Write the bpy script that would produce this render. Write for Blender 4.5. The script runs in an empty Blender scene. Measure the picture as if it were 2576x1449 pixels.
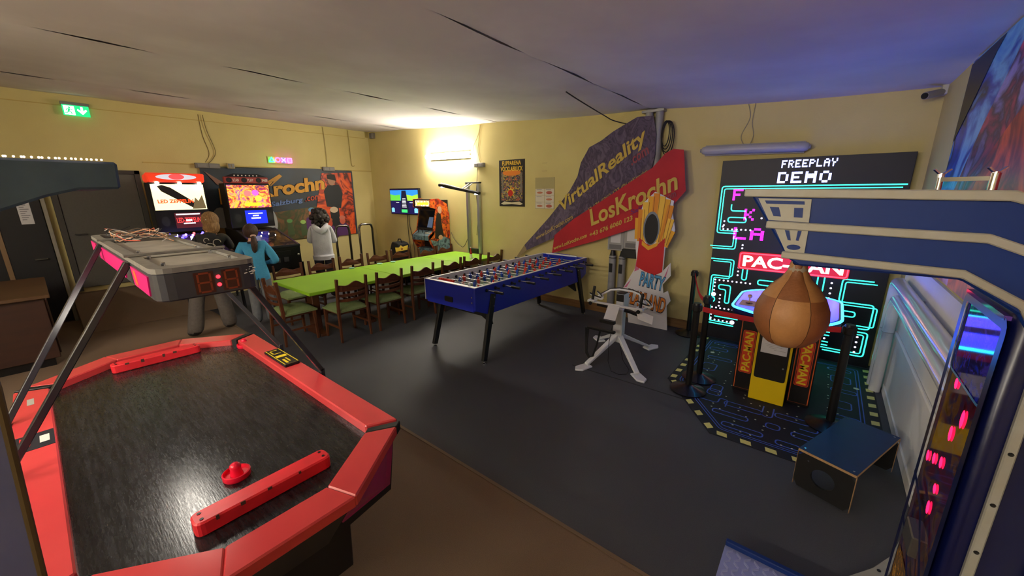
import bpy, bmesh, math, random
from mathutils import Matrix, Vector
random.seed(7)
PI = math.pi
SC = bpy.context.scene
COL = SC.collection

# ---------------------------------------------------------------- camera
cam_d = bpy.data.cameras.new('camera'); cam = bpy.data.objects.new('camera', cam_d); COL.objects.link(cam)
cam_d.sensor_width = 36.0; cam_d.lens = 968.0/2576.0*36.0; cam_d.clip_start = .02
cam.matrix_world = (Matrix.Translation((0, 0, 1.95)) @ Matrix.Rotation(math.radians(39), 4, 'Z')
                    @ Matrix.Rotation(math.radians(76), 4, 'X') @ Matrix.Rotation(math.radians(-.4), 4, 'Z'))
SC.camera = cam
# ---------------------------------------------------------------- world, exposure
w = bpy.data.worlds.new('world'); SC.world = w; w.use_nodes = True
w.node_tree.nodes['Background'].inputs[0].default_value = (.02, .02, .025, 1)
w.node_tree.nodes['Background'].inputs[1].default_value = .3
SC.view_settings.view_transform = 'Standard'; SC.view_settings.look = 'None'
SC.view_settings.gamma = 1; SC.view_settings.use_curve_mapping = False
SC.view_settings.exposure = 0.6
LAMP_TUBE = 90.0      # the tube lamps of the place, seen or behind the photographer
LAMP_BOARD = 28.0     # strip under the hockey score board (its reflection shows on the table)

# ---------------------------------------------------------------- helpers
def lin(c):
    r = []
    for v in c[:3]:
        v /= 255.0
        r.append(v/12.92 if v <= .04045 else ((v+.055)/1.055)**2.4)
    return (*r, 1.0)
MATS = {}
def M(name, col=(128, 128, 128), rough=.5, metal=0, em=None, es=0, vary=None, bump=None, coat=0, trans=0, alpha=1, spec=None, scale3=None):
    """vary=(scale, second colour, contrast)  bump=(scale, strength)"""
    if name in MATS: return MATS[name]
    m = bpy.data.materials.new(name); m.use_nodes = True; MATS[name] = m
    nt = m.node_tree; b = nt.nodes['Principled BSDF']; L = nt.links
    b.inputs['Base Color'].default_value = lin(col); b.inputs['Roughness'].default_value = rough
    b.inputs['Metallic'].default_value = metal
    if spec is not None: b.inputs['Specular IOR Level'].default_value = spec
    if coat: b.inputs['Coat Weight'].default_value = coat; b.inputs['Coat Roughness'].default_value = .08
    if trans: b.inputs['Transmission Weight'].default_value = trans; b.inputs['IOR'].default_value = 1.1
    if alpha < 1: b.inputs['Alpha'].default_value = alpha
    if em: b.inputs['Emission Color'].default_value = lin(em); b.inputs['Emission Strength'].default_value = es
    if vary or bump:
        tc = nt.nodes.new('ShaderNodeTexCoord'); src = tc.outputs['Object']
        if scale3:
            mp = nt.nodes.new('ShaderNodeMapping'); mp.inputs['Scale'].default_value = scale3
            L.new(src, mp.inputs['Vector']); src = mp.outputs[0]
    if vary:
        n = nt.nodes.new('ShaderNodeTexNoise'); n.inputs['Scale'].default_value = vary[0]; n.inputs['Detail'].default_value = 6
        r = nt.nodes.new('ShaderNodeValToRGB'); c = vary[2] if len(vary) > 2 else .2
        r.color_ramp.elements[0].position = .5-c; r.color_ramp.elements[1].position = .5+c
        r.color_ramp.elements[0].color = lin(col); r.color_ramp.elements[1].color = lin(vary[1])
        L.new(src, n.inputs['Vector']); L.new(n.outputs['Fac'], r.inputs[0]); L.new(r.outputs[0], b.inputs['Base Color'])
    if bump:
        n2 = nt.nodes.new('ShaderNodeTexNoise'); n2.inputs['Scale'].default_value = bump[0]; n2.inputs['Detail'].default_value = 4
        bp = nt.nodes.new('ShaderNodeBump'); bp.inputs['Strength'].default_value = bump[1]; bp.inputs['Distance'].default_value = .01
        L.new(src, n2.inputs['Vector']); L.new(n2.outputs['Fac'], bp.inputs['Height']); L.new(bp.outputs[0], b.inputs['Normal'])
    return m
def ART(name, cols, scale=8, em=0, dist=1.5, rough=.4, voro=False, scale3=None):
    """printed or lit many-coloured picture: noise through a stepped ramp"""
    if name in MATS: return MATS[name]
    m = bpy.data.materials.new(name); m.use_nodes = True; MATS[name] = m
    nt = m.node_tree; b = nt.nodes['Principled BSDF']; L = nt.links
    tc = nt.nodes.new('ShaderNodeTexCoord'); src = tc.outputs['Object']
    if scale3:
        mp = nt.nodes.new('ShaderNodeMapping'); mp.inputs['Scale'].default_value = scale3
        L.new(src, mp.inputs['Vector']); src = mp.outputs[0]
    if voro:
        n = nt.nodes.new('ShaderNodeTexVoronoi'); n.inputs['Scale'].default_value = scale
        L.new(src, n.inputs['Vector']); sep = nt.nodes.new('ShaderNodeSeparateColor'); L.new(n.outputs['Color'], sep.inputs[0]); fac = sep.outputs[0]
    else:
        n = nt.nodes.new('ShaderNodeTexNoise'); n.inputs['Scale'].default_value = scale; n.inputs['Detail'].default_value = 5
        n.inputs['Distortion'].default_value = dist
        L.new(src, n.inputs['Vector']); fac = n.outputs['Fac']
    r = nt.nodes.new('ShaderNodeValToRGB'); k = len(cols)
    r.color_ramp.interpolation = 'CONSTANT' if voro else 'LINEAR'
    while len(r.color_ramp.elements) < k: r.color_ramp.elements.new(.5)
    for i, c in enumerate(cols):
        r.color_ramp.elements[i].position = (i/k if voro else .22+.56*i/(k-1)); r.color_ramp.elements[i].color = lin(c)
    L.new(fac, r.inputs[0]); L.new(r.outputs[0], b.inputs['Base Color']); b.inputs['Roughness'].default_value = rough
    if em: L.new(r.outputs[0], b.inputs['Emission Color']); b.inputs['Emission Strength'].default_value = em
    return m

class MB:
    def __init__(s): s.v = []; s.f = []
    def add(s, vs, fs):
        o = len(s.v); s.v += [tuple(p) for p in vs]; s.f += [tuple(i+o for i in f) for f in fs]; return s
    def hexa(s, p):
        return s.add(p, [(0, 3, 2, 1), (4, 5, 6, 7), (0, 1, 5, 4), (1, 2, 6, 5), (2, 3, 7, 6), (3, 0, 4, 7)])
    def box(s, x0, x1, y0, y1, z0, z1):
        return s.hexa([(x0, y0, z0), (x1, y0, z0), (x1, y1, z0), (x0, y1, z0), (x0, y0, z1), (x1, y0, z1), (x1, y1, z1), (x0, y1, z1)])
    def bar(s, p0, p1, w, h, up=(0, 0, 1), w1=None, h1=None):
        p0 = Vector(p0); p1 = Vector(p1); d = (p1-p0).normalized(); up = Vector(up)
        r = d.cross(up)
        if r.length < 1e-4: r = d.cross(Vector((1, 0, 0)))
        r.normalize(); u = r.cross(d)
        w1 = w if w1 is None else w1; h1 = h if h1 is None else h1
        a = [p0-r*w/2-u*h/2, p0+r*w/2-u*h/2, p0+r*w/2+u*h/2, p0-r*w/2+u*h/2]
        b = [p1-r*w1/2-u*h1/2, p1+r*w1/2-u*h1/2, p1+r*w1/2+u*h1/2, p1-r*w1/2+u*h1/2]
        return s.hexa(a+b)
    def cyl(s, p0, p1, r0, r1=None, n=14):
        return s.tube([p0, p1], [r0, r0 if r1 is None else r1], n)
    def tube(s, pts, r, n=8, caps=True):
        pts = [Vector(p) for p in pts]; k = len(pts); rs = r if isinstance(r, (list, tuple)) else [r]*k
        t0 = (pts[1]-pts[0]).normalized(); ref = Vector((0, 0, 1)) if abs(t0.z) < .9 else Vector((1, 0, 0))
        nn = t0.cross(ref).normalized(); vs = []; fs = []
        for i in range(k):
            t = (pts[min(i+1, k-1)]-pts[max(i-1, 0)]).normalized()
            nn = (nn-t*nn.dot(t)).normalized(); bb = t.cross(nn)
            for j in range(n):
                a = 2*PI*j/n; vs.append(pts[i]+(nn*math.cos(a)+bb*math.sin(a))*rs[i])
        for i in range(k-1):
            for j in range(n): fs.append((i*n+j, i*n+(j+1) % n, (i+1)*n+(j+1) % n, (i+1)*n+j))
        if caps: fs.append(tuple(range(n-1, -1, -1))); fs.append(tuple((k-1)*n+j for j in range(n)))
        return s.add(vs, fs)
    def lathe(s, prof, c=(0, 0, 0), n=24):
        vs = []; fs = []; k = len(prof); cx, cy, cz = c
        for r, z in prof:
            for j in range(n):
                a = 2*PI*j/n; vs.append((cx+r*math.cos(a), cy+r*math.sin(a), cz+z))
        for i in range(k-1):
            for j in range(n): fs.append((i*n+j, i*n+(j+1) % n, (i+1)*n+(j+1) % n, (i+1)*n+j))
        fs.append(tuple(range(n-1, -1, -1))); fs.append(tuple((k-1)*n+j for j in range(n)))
        return s.add(vs, fs)
    def prism(s, poly, a0, a1, axis='z'):
        k = len(poly)
        def P(p, a): return (p[0], p[1], a) if axis == 'z' else ((p[0], a, p[1]) if axis == 'y' else (a, p[0], p[1]))
        vs = [P(p, a0) for p in poly]+[P(p, a1) for p in poly]
        fs = [tuple(range(k)), tuple(range(2*k-1, k-1, -1))]+[(i, i+k, (i+1) % k+k, (i+1) % k) for i in range(k)]
        return s.add(vs, fs)
    def ball(s, c, r, nu=16, nv=10):
        r = r if isinstance(r, (tuple, list)) else (r, r, r); vs = []; fs = []
        for i in range(1, nv):
            t = PI*i/nv
            for j in range(nu):
                a = 2*PI*j/nu; vs.append((c[0]+r[0]*math.sin(t)*math.cos(a), c[1]+r[1]*math.sin(t)*math.sin(a), c[2]+r[2]*math.cos(t)))
        top = len(vs); vs.append((c[0], c[1], c[2]+r[2])); bot = len(vs); vs.append((c[0], c[1], c[2]-r[2]))
        for i in range(nv-2):
            for j in range(nu): fs.append((i*nu+j, (i+1)*nu+j, (i+1)*nu+(j+1) % nu, i*nu+(j+1) % nu))
        for j in range(nu):
            fs.append((top, j, (j+1) % nu)); fs.append((bot, (nv-2)*nu+(j+1) % nu, (nv-2)*nu+j))
        return s.add(vs, fs)
    def poly(s, fr, pts, d=.002):
        return s.add([fr(a, b, d) for a, b in pts], [tuple(range(len(pts)))])
    def rect(s, fr, a0, a1, b0, b1, d=.002):
        return s.poly(fr, [(a0, b0), (a1, b0), (a1, b1), (a0, b1)], d)
    def disc(s, fr, a, b, ra, rb=None, d=.002, n=20):
        rb = ra if rb is None else rb
        return s.poly(fr, [(a+ra*math.cos(2*PI*i/n), b+rb*math.sin(2*PI*i/n)) for i in range(n)], d)
    def ribbon(s, fr, pts, w, d=.003, closed=False):
        k = len(pts); vs = []
        for i, p in enumerate(pts):
            a = pts[(i-1) % k] if (closed or i > 0) else p; b = pts[(i+1) % k] if (closed or i < k-1) else p
            dx, dy = b[0]-a[0], b[1]-a[1]; l = math.hypot(dx, dy) or 1
            nx, ny = -dy/l*w/2, dx/l*w/2
            vs += [fr(p[0]+nx, p[1]+ny, d), fr(p[0]-nx, p[1]-ny, d)]
        fs = [(2*i, 2*i+1, 2*(i+1)+1, 2*(i+1)) for i in range(k-1)]
        if closed: fs.append((2*(k-1), 2*(k-1)+1, 1, 0))
        return s.add(vs, fs)

def FR(o, r, u):
    """frame on a flat surface: fr(a, b, d) = o + a right + b up + d outward"""
    o = Vector(o); r = Vector(r).normalized(); u = Vector(u).normalized(); n = r.cross(u)
    return lambda a, b, d=0: o+r*a+u*b+n*d
def rnd(pts, rad, seg=3, closed=False):
    """round the corners of a 2D polyline"""
    out = []; k = len(pts)
    for i, p in enumerate(pts):
        if not closed and i in (0, k-1): out.append(p); continue
        a = Vector(pts[(i-1) % k]); b = Vector(p); c = Vector(pts[(i+1) % k])
        d1 = (a-b); d2 = (c-b); l = min(rad, d1.length*.45, d2.length*.45)
        p1 = b+d1.normalized()*l; p2 = b+d2.normalized()*l
        for j in range(seg+1):
            t = j/seg; q = p1*(1-t)**2+b*2*t*(1-t)+p2*t*t; out.append(tuple(q))
    return out
WM = {}
def thing(name, label, cat, loc=(0, 0, 0), rz=0, group=None):
    o = bpy.data.objects.new(name, None); COL.objects.link(o); o.empty_display_size = .1
    o.location = loc; o.rotation_euler = (0, 0, rz); o['label'] = label; o['category'] = cat
    if group: o['group'] = group
    WM[o.name] = Matrix.Translation(loc) @ Matrix.Rotation(rz, 4, 'Z'); return o
def tag(o, label, cat, group=None, kind=None):
    o['label'] = label; o['category'] = cat
    if group: o['group'] = group
    if kind: o['kind'] = kind
    return o
def build(mb, name, mat, parent=None, bevel=0, smooth=False, local=False, label=None, segs=1, kind=None):
    me = bpy.data.meshes.new(name); me.from_pydata([tuple(v) for v in mb.v], [], mb.f)
    bm = bmesh.new(); bm.from_mesh(me)
    bmesh.ops.recalc_face_normals(bm, faces=bm.faces)
    if bevel:
        es = [e for e in bm.edges if len(e.link_faces) == 2 and e.calc_face_angle(0) > .5]
        bmesh.ops.bevel(bm, geom=es, offset=bevel, segments=segs, affect='EDGES', clamp_overlap=True)
    bm.to_mesh(me); bm.free()
    return link(me, name, mat, parent, smooth, local, label, kind)
def link(me, name, mat, parent=None, smooth=False, local=False, label=None, kind=None):
    o = bpy.data.objects.new(name, me); COL.objects.link(o)
    if mat is not None and not len(me.materials): me.materials.append(mat)
    if parent is not None:
        o.parent = parent
        WM[o.name] = WM[parent.name]
        if not local: me.transform(WM[parent.name].inverted())
    else: WM[o.name] = Matrix.Identity(4)
    if smooth:
        me.polygons.foreach_set('use_smooth', [True]*len(me.polygons)); me.set_sharp_from_angle(angle=math.radians(40))
    if label: o['label'] = label
    if kind: o['kind'] = kind
    return o
def struct(name, mb, mat, bevel=0, parent=None, smooth=False):
    o = build(mb, name, mat, parent, bevel, smooth)
    if parent is None: o['kind'] = 'structure'
    return o
def at_base(o, loc=None):
    """move a single-mesh thing's origin to the bottom centre of its mesh"""
    me = o.data; xs = [v.co for v in me.vertices]
    c = Vector(((min(p.x for p in xs)+max(p.x for p in xs))/2, (min(p.y for p in xs)+max(p.y for p in xs))/2, min(p.z for p in xs)))
    me.transform(Matrix.Translation(-c)); o.location = c; WM[o.name] = Matrix.Translation(c); return o
def copy_tree(o, loc, rz, parent=None, **props):
    c = o.copy(); COL.objects.link(c)
    if parent is None: c.location = loc; c.rotation_euler = (0, 0, rz)
    else: c.parent = parent
    for k, v in props.items(): c[k] = v
    WM[c.name] = Matrix.Translation(loc) @ Matrix.Rotation(rz, 4, 'Z') if parent is None else WM[parent.name]
    for ch in list(o.children): copy_tree(ch, loc, rz, c)
    return c
def text(s, fr, w, h, mat, parent, name='lettering', d=.003, shear=0, bold=0, extrude=0, a=0, b=0, center=False):
    cu = bpy.data.curves.new('txt', 'FONT'); cu.body = s; cu.size = 1; cu.offset = bold; cu.shear = shear; cu.extrude = extrude; cu.resolution_u = 3
    ob = bpy.data.objects.new('txt', cu); COL.objects.link(ob); bpy.context.view_layer.update()
    me = bpy.data.meshes.new_from_object(ob.evaluated_get(bpy.context.evaluated_depsgraph_get()))
    bpy.data.objects.remove(ob); bpy.data.curves.remove(cu)
    xs = [v.co.x for v in me.vertices]; ys = [v.co.y for v in me.vertices]
    x0, x1, y0, y1 = min(xs), max(xs), min(ys), max(ys); sx = w/(x1-x0); sy = sx if h is None else h/(y1-y0)
    off = -w/2 if center else 0
    for v in me.vertices:
        x, y, z = v.co; p = fr(a+off+(x-x0)*sx, b+(y-y0)*sy, d+z); v.co = p
    me.materials.clear(); me.name = name
    return link(me, name, mat, parent)
FONT = {'F': '1111 1000 1110 1000 1000', 'R': '1110 1001 1110 1010 1001', 'E': '1111 1000 1110 1000 1111', 'P': '1110 1001 1110 1000 1000',
        'L': '1000 1000 1000 1000 1111', 'A': '0110 1001 1111 1001 1001', 'Y': '1001 1001 0110 0100 0100', 'D': '1110 1001 1001 1001 1110',
        'M': '1001 1111 1111 1001 1001', 'O': '0110 1001 1001 1001 0110', 'K': '1001 1010 1100 1010 1001'}
def pixtext(s, fr, w, h, mat, parent, name='lettering', d=.004):
    n = len(s); cw = w/(n*5-1); ch = h/5; o = None
    for i, c in enumerate(s):
        mb = MB()
        for r, row in enumerate(FONT[c].split()):
            for q, bit in enumerate(row):
                if bit == '1':
                    x = (i*5+q)*cw; y = h-(r+1)*ch; mb.rect(fr, x, x+cw*.93, y, y+ch*.93, d)
        o = build(mb, name, mat, parent)
    return o
WALLN = dict(B=lambda x, z: FR((x, 5.70, z), (1, 0, 0), (0, 0, 1)),      # wall with the posters: outward is -Y
             A=lambda y, z: FR((-9.2, y, z), (0, 1, 0), (0, 0, 1)),      # wall with the banner: outward is +X
             C=lambda y, z: FR((.7, y, z), (0, -1, 0), (0, 0, 1)))       # wall with the pipes: outward is -X
# ================================================================ THE ROOM
def cz(x): return 2.93-.0535*x
YELL = M('yellow wall paint', (218, 204, 142), .85, vary=(1.3, (206, 190, 128), .25), bump=(60, .15))
WHITEW = M('white wall paint', (240, 240, 236), .7, vary=(2, (230, 229, 224), .25), bump=(40, .1))
CEIL = M('ceiling board', (234, 228, 228), .9, vary=(.9, (218, 210, 209), .12), bump=(14, .08))
GREYF = M('grey floor covering', (59, 61, 69), .62, vary=(180, (73, 75, 83), .3), bump=(300, .2))
BROWN = M('brown carpet', (140, 118, 98), .95, vary=(220, (114, 94, 76), .35), bump=(350, .5))
XL, XR, YBK, YFR, YS = -9.2, .7, 5.70, -2.9, 1.665
struct('floor', MB().box(XL-.1, XR+.1, YS, YBK+.1, -.06, 0), GREYF)
struct('floor', MB().box(XL-.1, XR+.1, YFR-.1, YS, -.06, 0), BROWN)
struct('trim_1', MB().box(-8, XR, YS-.012, YS+.012, 0, .004), M('carpet edge strip', (118, 96, 74), .6))
struct('wall_back', MB().box(XL-.1, XR+.1, YBK, YBK+.1, 0, 3.6), YELL)
struct('wall_left', MB().box(XL-.1, XL, YFR-.1, YBK, 0, 3.6), YELL)
struct('wall_right', MB().box(XR, XR+.1, YFR-.1, YBK, 0, 3.6), YELL)
struct('wall_front', MB().box(XL-.1, XR+.1, YFR-.1, YFR, 0, 3.6), YELL)
wn = struct('trim_2', MB().box(XR-.018, XR, 1.0, 5.3, 0, 1.30), WHITEW)
build(MB().box(XR-.04, XR-.016, 1.0, 5.0, .60, .64), 'ledge', WHITEW, wn, .008)
build(MB().box(XR-.03, XR-.016, 1.0, 5.0, 0, .09), 'skirting', WHITEW, wn, .006)
# ceiling: four long sagging boards with open joints, sloping down to the right
jn = [XR+.06, -2.1, -4.95, -7.7, XL-.06]
ce = struct('ceiling', MB().hexa([(XR+.1, YFR-.1, cz(XR+.1)+.07), (XL-.1, YFR-.1, cz(XL-.1)+.07), (XL-.1, YBK+.1, cz(XL-.1)+.07), (XR+.1, YBK+.1, cz(XR+.1)+.07),
    (XR+.1, YFR-.1, cz(XR)+.15), (XL-.1, YFR-.1, cz(XL)+.15), (XL-.1, YBK+.1, cz(XL)+.15), (XR+.1, YBK+.1, cz(XR)+.15)]), M('ceiling void', (60, 52, 46), .9))
for i in range(4):
    x0, x1 = jn[i]-.008, jn[i+1]+.008; mb = MB(); nx, ny = 10, 24; vs = []
    for a in range(nx+1):
        for b in range(ny+1):
            t = a/nx; x = x0+(x1-x0)*t; y = YFR-.05+(YBK+.1-YFR)*b/ny
            sag = .02*math.sin(PI*t)+.008*math.sin(2.3*y+i*1.7)*math.sin(PI*t)+.006*math.sin(5*y+2*i)
            if a in (0, nx): x += (.007*math.sin(4*y)+.005*math.sin(11*y+i))*(1 if 0 < i+(a == nx) < 4 else 0)
            vs.append((x, y, cz(x)-sag))
    mb.add(vs, [(a*(ny+1)+b, (a+1)*(ny+1)+b, (a+1)*(ny+1)+b+1, a*(ny+1)+b+1) for a in range(nx) for b in range(ny)])
    mb.add([(x, y, z+.03) for x, y, z in vs], [(a*(ny+1)+b, a*(ny+1)+b+1, (a+1)*(ny+1)+b+1, (a+1)*(ny+1)+b) for a in range(nx) for b in range(ny)])
    build(mb, 'ceiling_board', CEIL, ce, smooth=True)
struct('baseboard_back', MB().box(-4.4, -1.1, YBK-.02, YBK, 0, .13), M('wood skirting', (150, 112, 66), .6, vary=(4, (128, 94, 54), .2), scale3=(1, 8, 8)), .004)
struct('trim_3', MB().box(XL, XL+.02, 1.4, 5.7, 2.478, 2.492).box(XL, XL+.012, -1, 5.6, 3.255, 3.265), M('conduit paint', (196, 170, 96), .6))
# grey steel door standing above a carpeted ramp, dark door leaf beside it
d1 = struct('door_1', MB().box(XL, XL+.05, .34, 1.25, .5, 2.28), M('grey steel door', (92, 90, 86), .6, vary=(40, (84, 82, 78), .3)), .004)
FRM = M('door frame steel', (70, 68, 66), .5, metal=.3)
for a in (((.27, .34), (.45, 2.34)), ((1.25, 1.32), (.45, 2.34)), ((.27, 1.32), (2.28, 2.34))):
    build(MB().box(XL, XL+.075, a[0][0], a[0][1], a[1][0], a[1][1]), 'door_frame', FRM, d1, .004)
build(MB().cyl((XL+.05, .42, 1.35), (XL+.10, .42, 1.35), .012).bar((XL+.10, .42, 1.35), (XL+.10, .54, 1.35), .02, .02), 'door_handle', FRM, d1, .003)
rp = struct('floor_ramp', MB().prism([(XL, 0), (-8.1, 0), (-8.1, .004), (-9.05, .42), (XL, .42)], .2, 1.95, 'y'), BROWN)
d2 = struct('door_2', MB().box(XL+.02, XL+.08, -.95, .15, .02, 2.02), M('black door leaf', (12, 11, 17), .55, vary=(3, (16, 15, 21), .3)), .004)
build(MB().box(XL, XL+.10, .155, .20, 0, 2.08), 'door_frame', M('bare metal strip', (150, 146, 136), .45, metal=.5), d2, .004)
build(MB().box(XL, XL+.10, -.34, -.29, .02, 2.02), 'door_frame', M('pale wood edge', (136, 108, 78), .6), d2, .004)
build(MB().cyl((XL+.08, .06, 1.02), (XL+.13, .06, 1.02), .012).bar((XL+.13, .06, 1.02), (XL+.13, -.06, 1.02), .02, .02), 'door_handle', FRM, d2, .003)
struct('trim_4', MB().box(-2.05, -.75, 3.624, 3.636, 0, .003), M('floor seam', (34, 34, 38), .7))
# painted panel (mural) on the right wall
mu = thing('wall_mural', 'airbrushed mural panel in blue, red and black above the pipes', 'mural', (.69, 2.8, 1.34))
mbd = build(MB().box(.672, .70, .9, 4.6, 1.34, 2.86), 'panel_board', ART('mural airbrush', [(6, 8, 20), (20, 44, 140), (60, 140, 235), (130, 200, 250), (30, 70, 190), (8, 10, 30), (70, 150, 240), (12, 14, 40)], 1.5, 0, 1.4, .35), mu, .003)
muf = FR((.672, 4.6, 1.34), (0, -1, 0), (0, 0, 1))
build(MB().poly(muf, [(.62, 0), (.40, .55), (.75, 1.0), (1.25, 1.50), (2.4, 1.50), (2.4, 0)], .002), 'painted_area', ART('mural violet', [(30, 14, 50), (90, 40, 120), (160, 150, 230), (60, 20, 70), (200, 60, 110), (24, 14, 44), (230, 200, 160)], 1.8, 0, 1.4, .35), mbd)
build(MB().poly(muf, [(.95, 0), (.82, .45), (1.05, .80), (1.6, 1.1), (3.7, 1.35), (3.7, 0)], .004), 'painted_area', ART('mural red', [(40, 8, 20), (190, 20, 40), (226, 50, 60), (120, 16, 50), (230, 90, 60), (60, 14, 40), (210, 30, 44)], 1.6, 0, 1.2, .35), mbd)
build(MB().poly(muf, [(.0, 1.5), (.0, .95), (.30, 1.18), (.62, 1.44), (.75, 1.51)], .003), 'painted_area', M('mural black', (8, 8, 14), .4), mbd)
# ================================================================ AIR HOCKEY TABLE (largest thing)
RED = M('red rail laminate', (208, 68, 70), .24, vary=(3, (198, 60, 64), .2))
RED2 = M('chipped red paint', (226, 40, 52), .42, vary=(9, (206, 34, 44), .12))
BLK = M('black plastic', (16, 16, 18), .45)
BLKS = M('black laminate body', (20, 19, 23), .5, vary=(5, (28, 26, 31), .3))
MAG = M('magenta side panel', (176, 26, 112), .4, vary=(4, (128, 16, 80), .3))
PLAY = M('black playing surface', (17, 17, 19), .25, vary=(70, (36, 36, 39), .12), scale3=(.10, 1.0, 1), bump=(180, .05))
def scuff(m, lo_, hi_, scale, s3):
    nt = m.node_tree; tc = nt.nodes.new('ShaderNodeTexCoord'); mp = nt.nodes.new('ShaderNodeMapping'); mp.inputs['Scale'].default_value = s3; mp.inputs['Rotation'].default_value = (0, 0, .5)
    n_ = nt.nodes.new('ShaderNodeTexNoise'); n_.inputs['Scale'].default_value = scale; n_.inputs['Detail'].default_value = 8; n_.inputs['Distortion'].default_value = 1.2
    r_ = nt.nodes.new('ShaderNodeMapRange'); r_.inputs['From Min'].default_value = .35; r_.inputs['From Max'].default_value = .68; r_.inputs['To Min'].default_value = lo_; r_.inputs['To Max'].default_value = hi_
    nt.links.new(tc.outputs['Object'], mp.inputs['Vector']); nt.links.new(mp.outputs[0], n_.inputs['Vector']); nt.links.new(n_.outputs['Fac'], r_.inputs['Value']); nt.links.new(r_.outputs[0], nt.nodes['Principled BSDF'].inputs['Roughness'])
scuff(PLAY, .20, .32, 26, (1, 6, 1))
CHR = M('chrome', (210, 210, 212), .18, metal=1)
DGREY = M('dark grey powder coat', (52, 52, 58), .5, vary=(30, (60, 60, 66), .3))
ah = thing('air_hockey_table', 'red and black air hockey table with an overhead score board', 'air hockey', (-2.5, .36, 0))
X0, X1, Y0, Y1, CX = -3.80, -1.22, -.25, .97, .29
ZT = .85
outer = [(X1-CX, Y1), (X1, Y1-.40), (X1, Y0+.40), (X1-CX, Y0), (X0+CX, Y0), (X0, Y0+.40), (X0, Y1-.40), (X0+CX, Y1)]
cx0, cy0 = (X0+X1)/2, (Y0+Y1)/2
def inset(poly, d):
    n = len(poly); out = []
    for i in range(n):
        a, b, c = Vector(poly[i-1]), Vector(poly[i]), Vector(poly[(i+1) % n])
        e1 = (b-a).normalized(); e2 = (c-b).normalized(); n1 = Vector((e1.y, -e1.x)); n2 = Vector((e2.y, -e2.x))
        m = (n1+n2).normalized(); out.append(tuple(b+m*d/max(.3, m.dot(n1))))
    return out
inn = inset(outer, .135); lo = inset(outer, .03)
build(MB().prism(inset(outer, .10), .795, .805), 'playing_surface', PLAY, ah)
# rails: one piece per side, split by black corner caps on the long corners
n = 8
def railseg(i, f0=0.0, f1=1.0):
    a, b = Vector(outer[i]), Vector(outer[(i+1) % n]); c, d = Vector(inn[i]), Vector(inn[(i+1) % n])
    o0, o1 = a.lerp(b, f0), a.lerp(b, f1); i0, i1 = c.lerp(d, f0), c.lerp(d, f1)
    return MB().hexa([(*o0, .80), (*i0, .80), (*i1, .80), (*o1, .80), (*o0, ZT), (*i0, ZT), (*i1, ZT), (*o1, ZT)])
for i in range(n):
    f0 = .0 if i not in (0, 4) else .10; f1 = 1. if i not in (2, 6) else .90
    if i in (3, 7): f0, f1 = .012, .988
    build(railseg(i, f0, f1), 'rail', RED, ah, .006)
for i, (k, s0, s1) in enumerate(((0, 0, .10), (2, .90, 1), (4, 0, .10), (6, .90, 1))):
    build(railseg(k, s0, s1), 'corner_cap', BLK, ah, .004)
# body: skirt flaring in, tapered side boards, magenta corner boards
lowp = [(cx0+(x-cx0)*.975, cy0+(y-cy0)*.95) for x, y in lo]
lowp = [(min(max(x, X0+.27), X1-.27), y) for x, y in lowp]
mb = MB(); mb.add([(*p, .80) for p in lo]+[(*p, .46) for p in lowp], [tuple(range(8)), tuple(range(15, 7, -1))]+[(i, i+8, (i+1) % 8+8, (i+1) % 8) for i in range(8)])
build(mb, 'skirt', BLKS, ah, .004)
for i in (0, 2, 4, 6):
    a, b = Vector((*lo[i], .79)), Vector((*lo[(i+1) % 8], .79)); c, d = Vector((*lowp[(i+1) % 8], .46)), Vector((*lowp[i], .46))
    def q(u, v): return (a.lerp(b, u)).lerp(d.lerp(c, u), v)
    nn = (b-a).cross(d-a).normalized(); cen = Vector((cx0, cy0, .6))
    if nn.dot(q(.5, .5)-cen) < 0: nn = -nn
    u0, u1 = (.06, .97) if i in (0, 4) else (.03, .94)
    tri = [q(u0, .03), q(u1, .03), q(u1, .45), q(u0, .85)] if i in (0, 4) else [q(u0, .03), q(u1, .03), q(u1, .85), q(u0, .45)]
    mb = MB().add([p+nn*.006 for p in tri]+[p-nn*.002 for p in tri], [(0, 1, 2, 3), (7, 6, 5, 4), (0, 4, 5, 1), (1, 5, 6, 2), (2, 6, 7, 3), (3, 7, 4, 0)])
    build(mb, 'side_panel', MAG, ah)
for sx in (X0+.52, X1-.52):
    build(MB().prism([(sx-.16, .46), (sx+.16, .46), (sx+.13, .12), (sx-.13, .12)], .02, .70, 'y'), 'pedestal_leg', BLKS, ah, .006)
    for yy in (.10, .62):
        cst = build(MB().cyl((sx, yy-.02, .06), (sx, yy+.02, .06), .06, n=20), 'caster', BLK, ah, smooth=True); build(MB().cyl((sx, yy-.026, .06), (sx, yy+.026, .06), .044, n=20), 'hub_cap', CHR, cst, smooth=True)
        build(MB().box(sx-.03, sx+.03, yy-.03, yy-.022, .05, .13).box(sx-.03, sx+.03, yy+.022, yy+.03, .05, .13).box(sx-.03, sx+.03, yy-.03, yy+.03, .115, .125), 'fork', CHR, cst)
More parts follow.
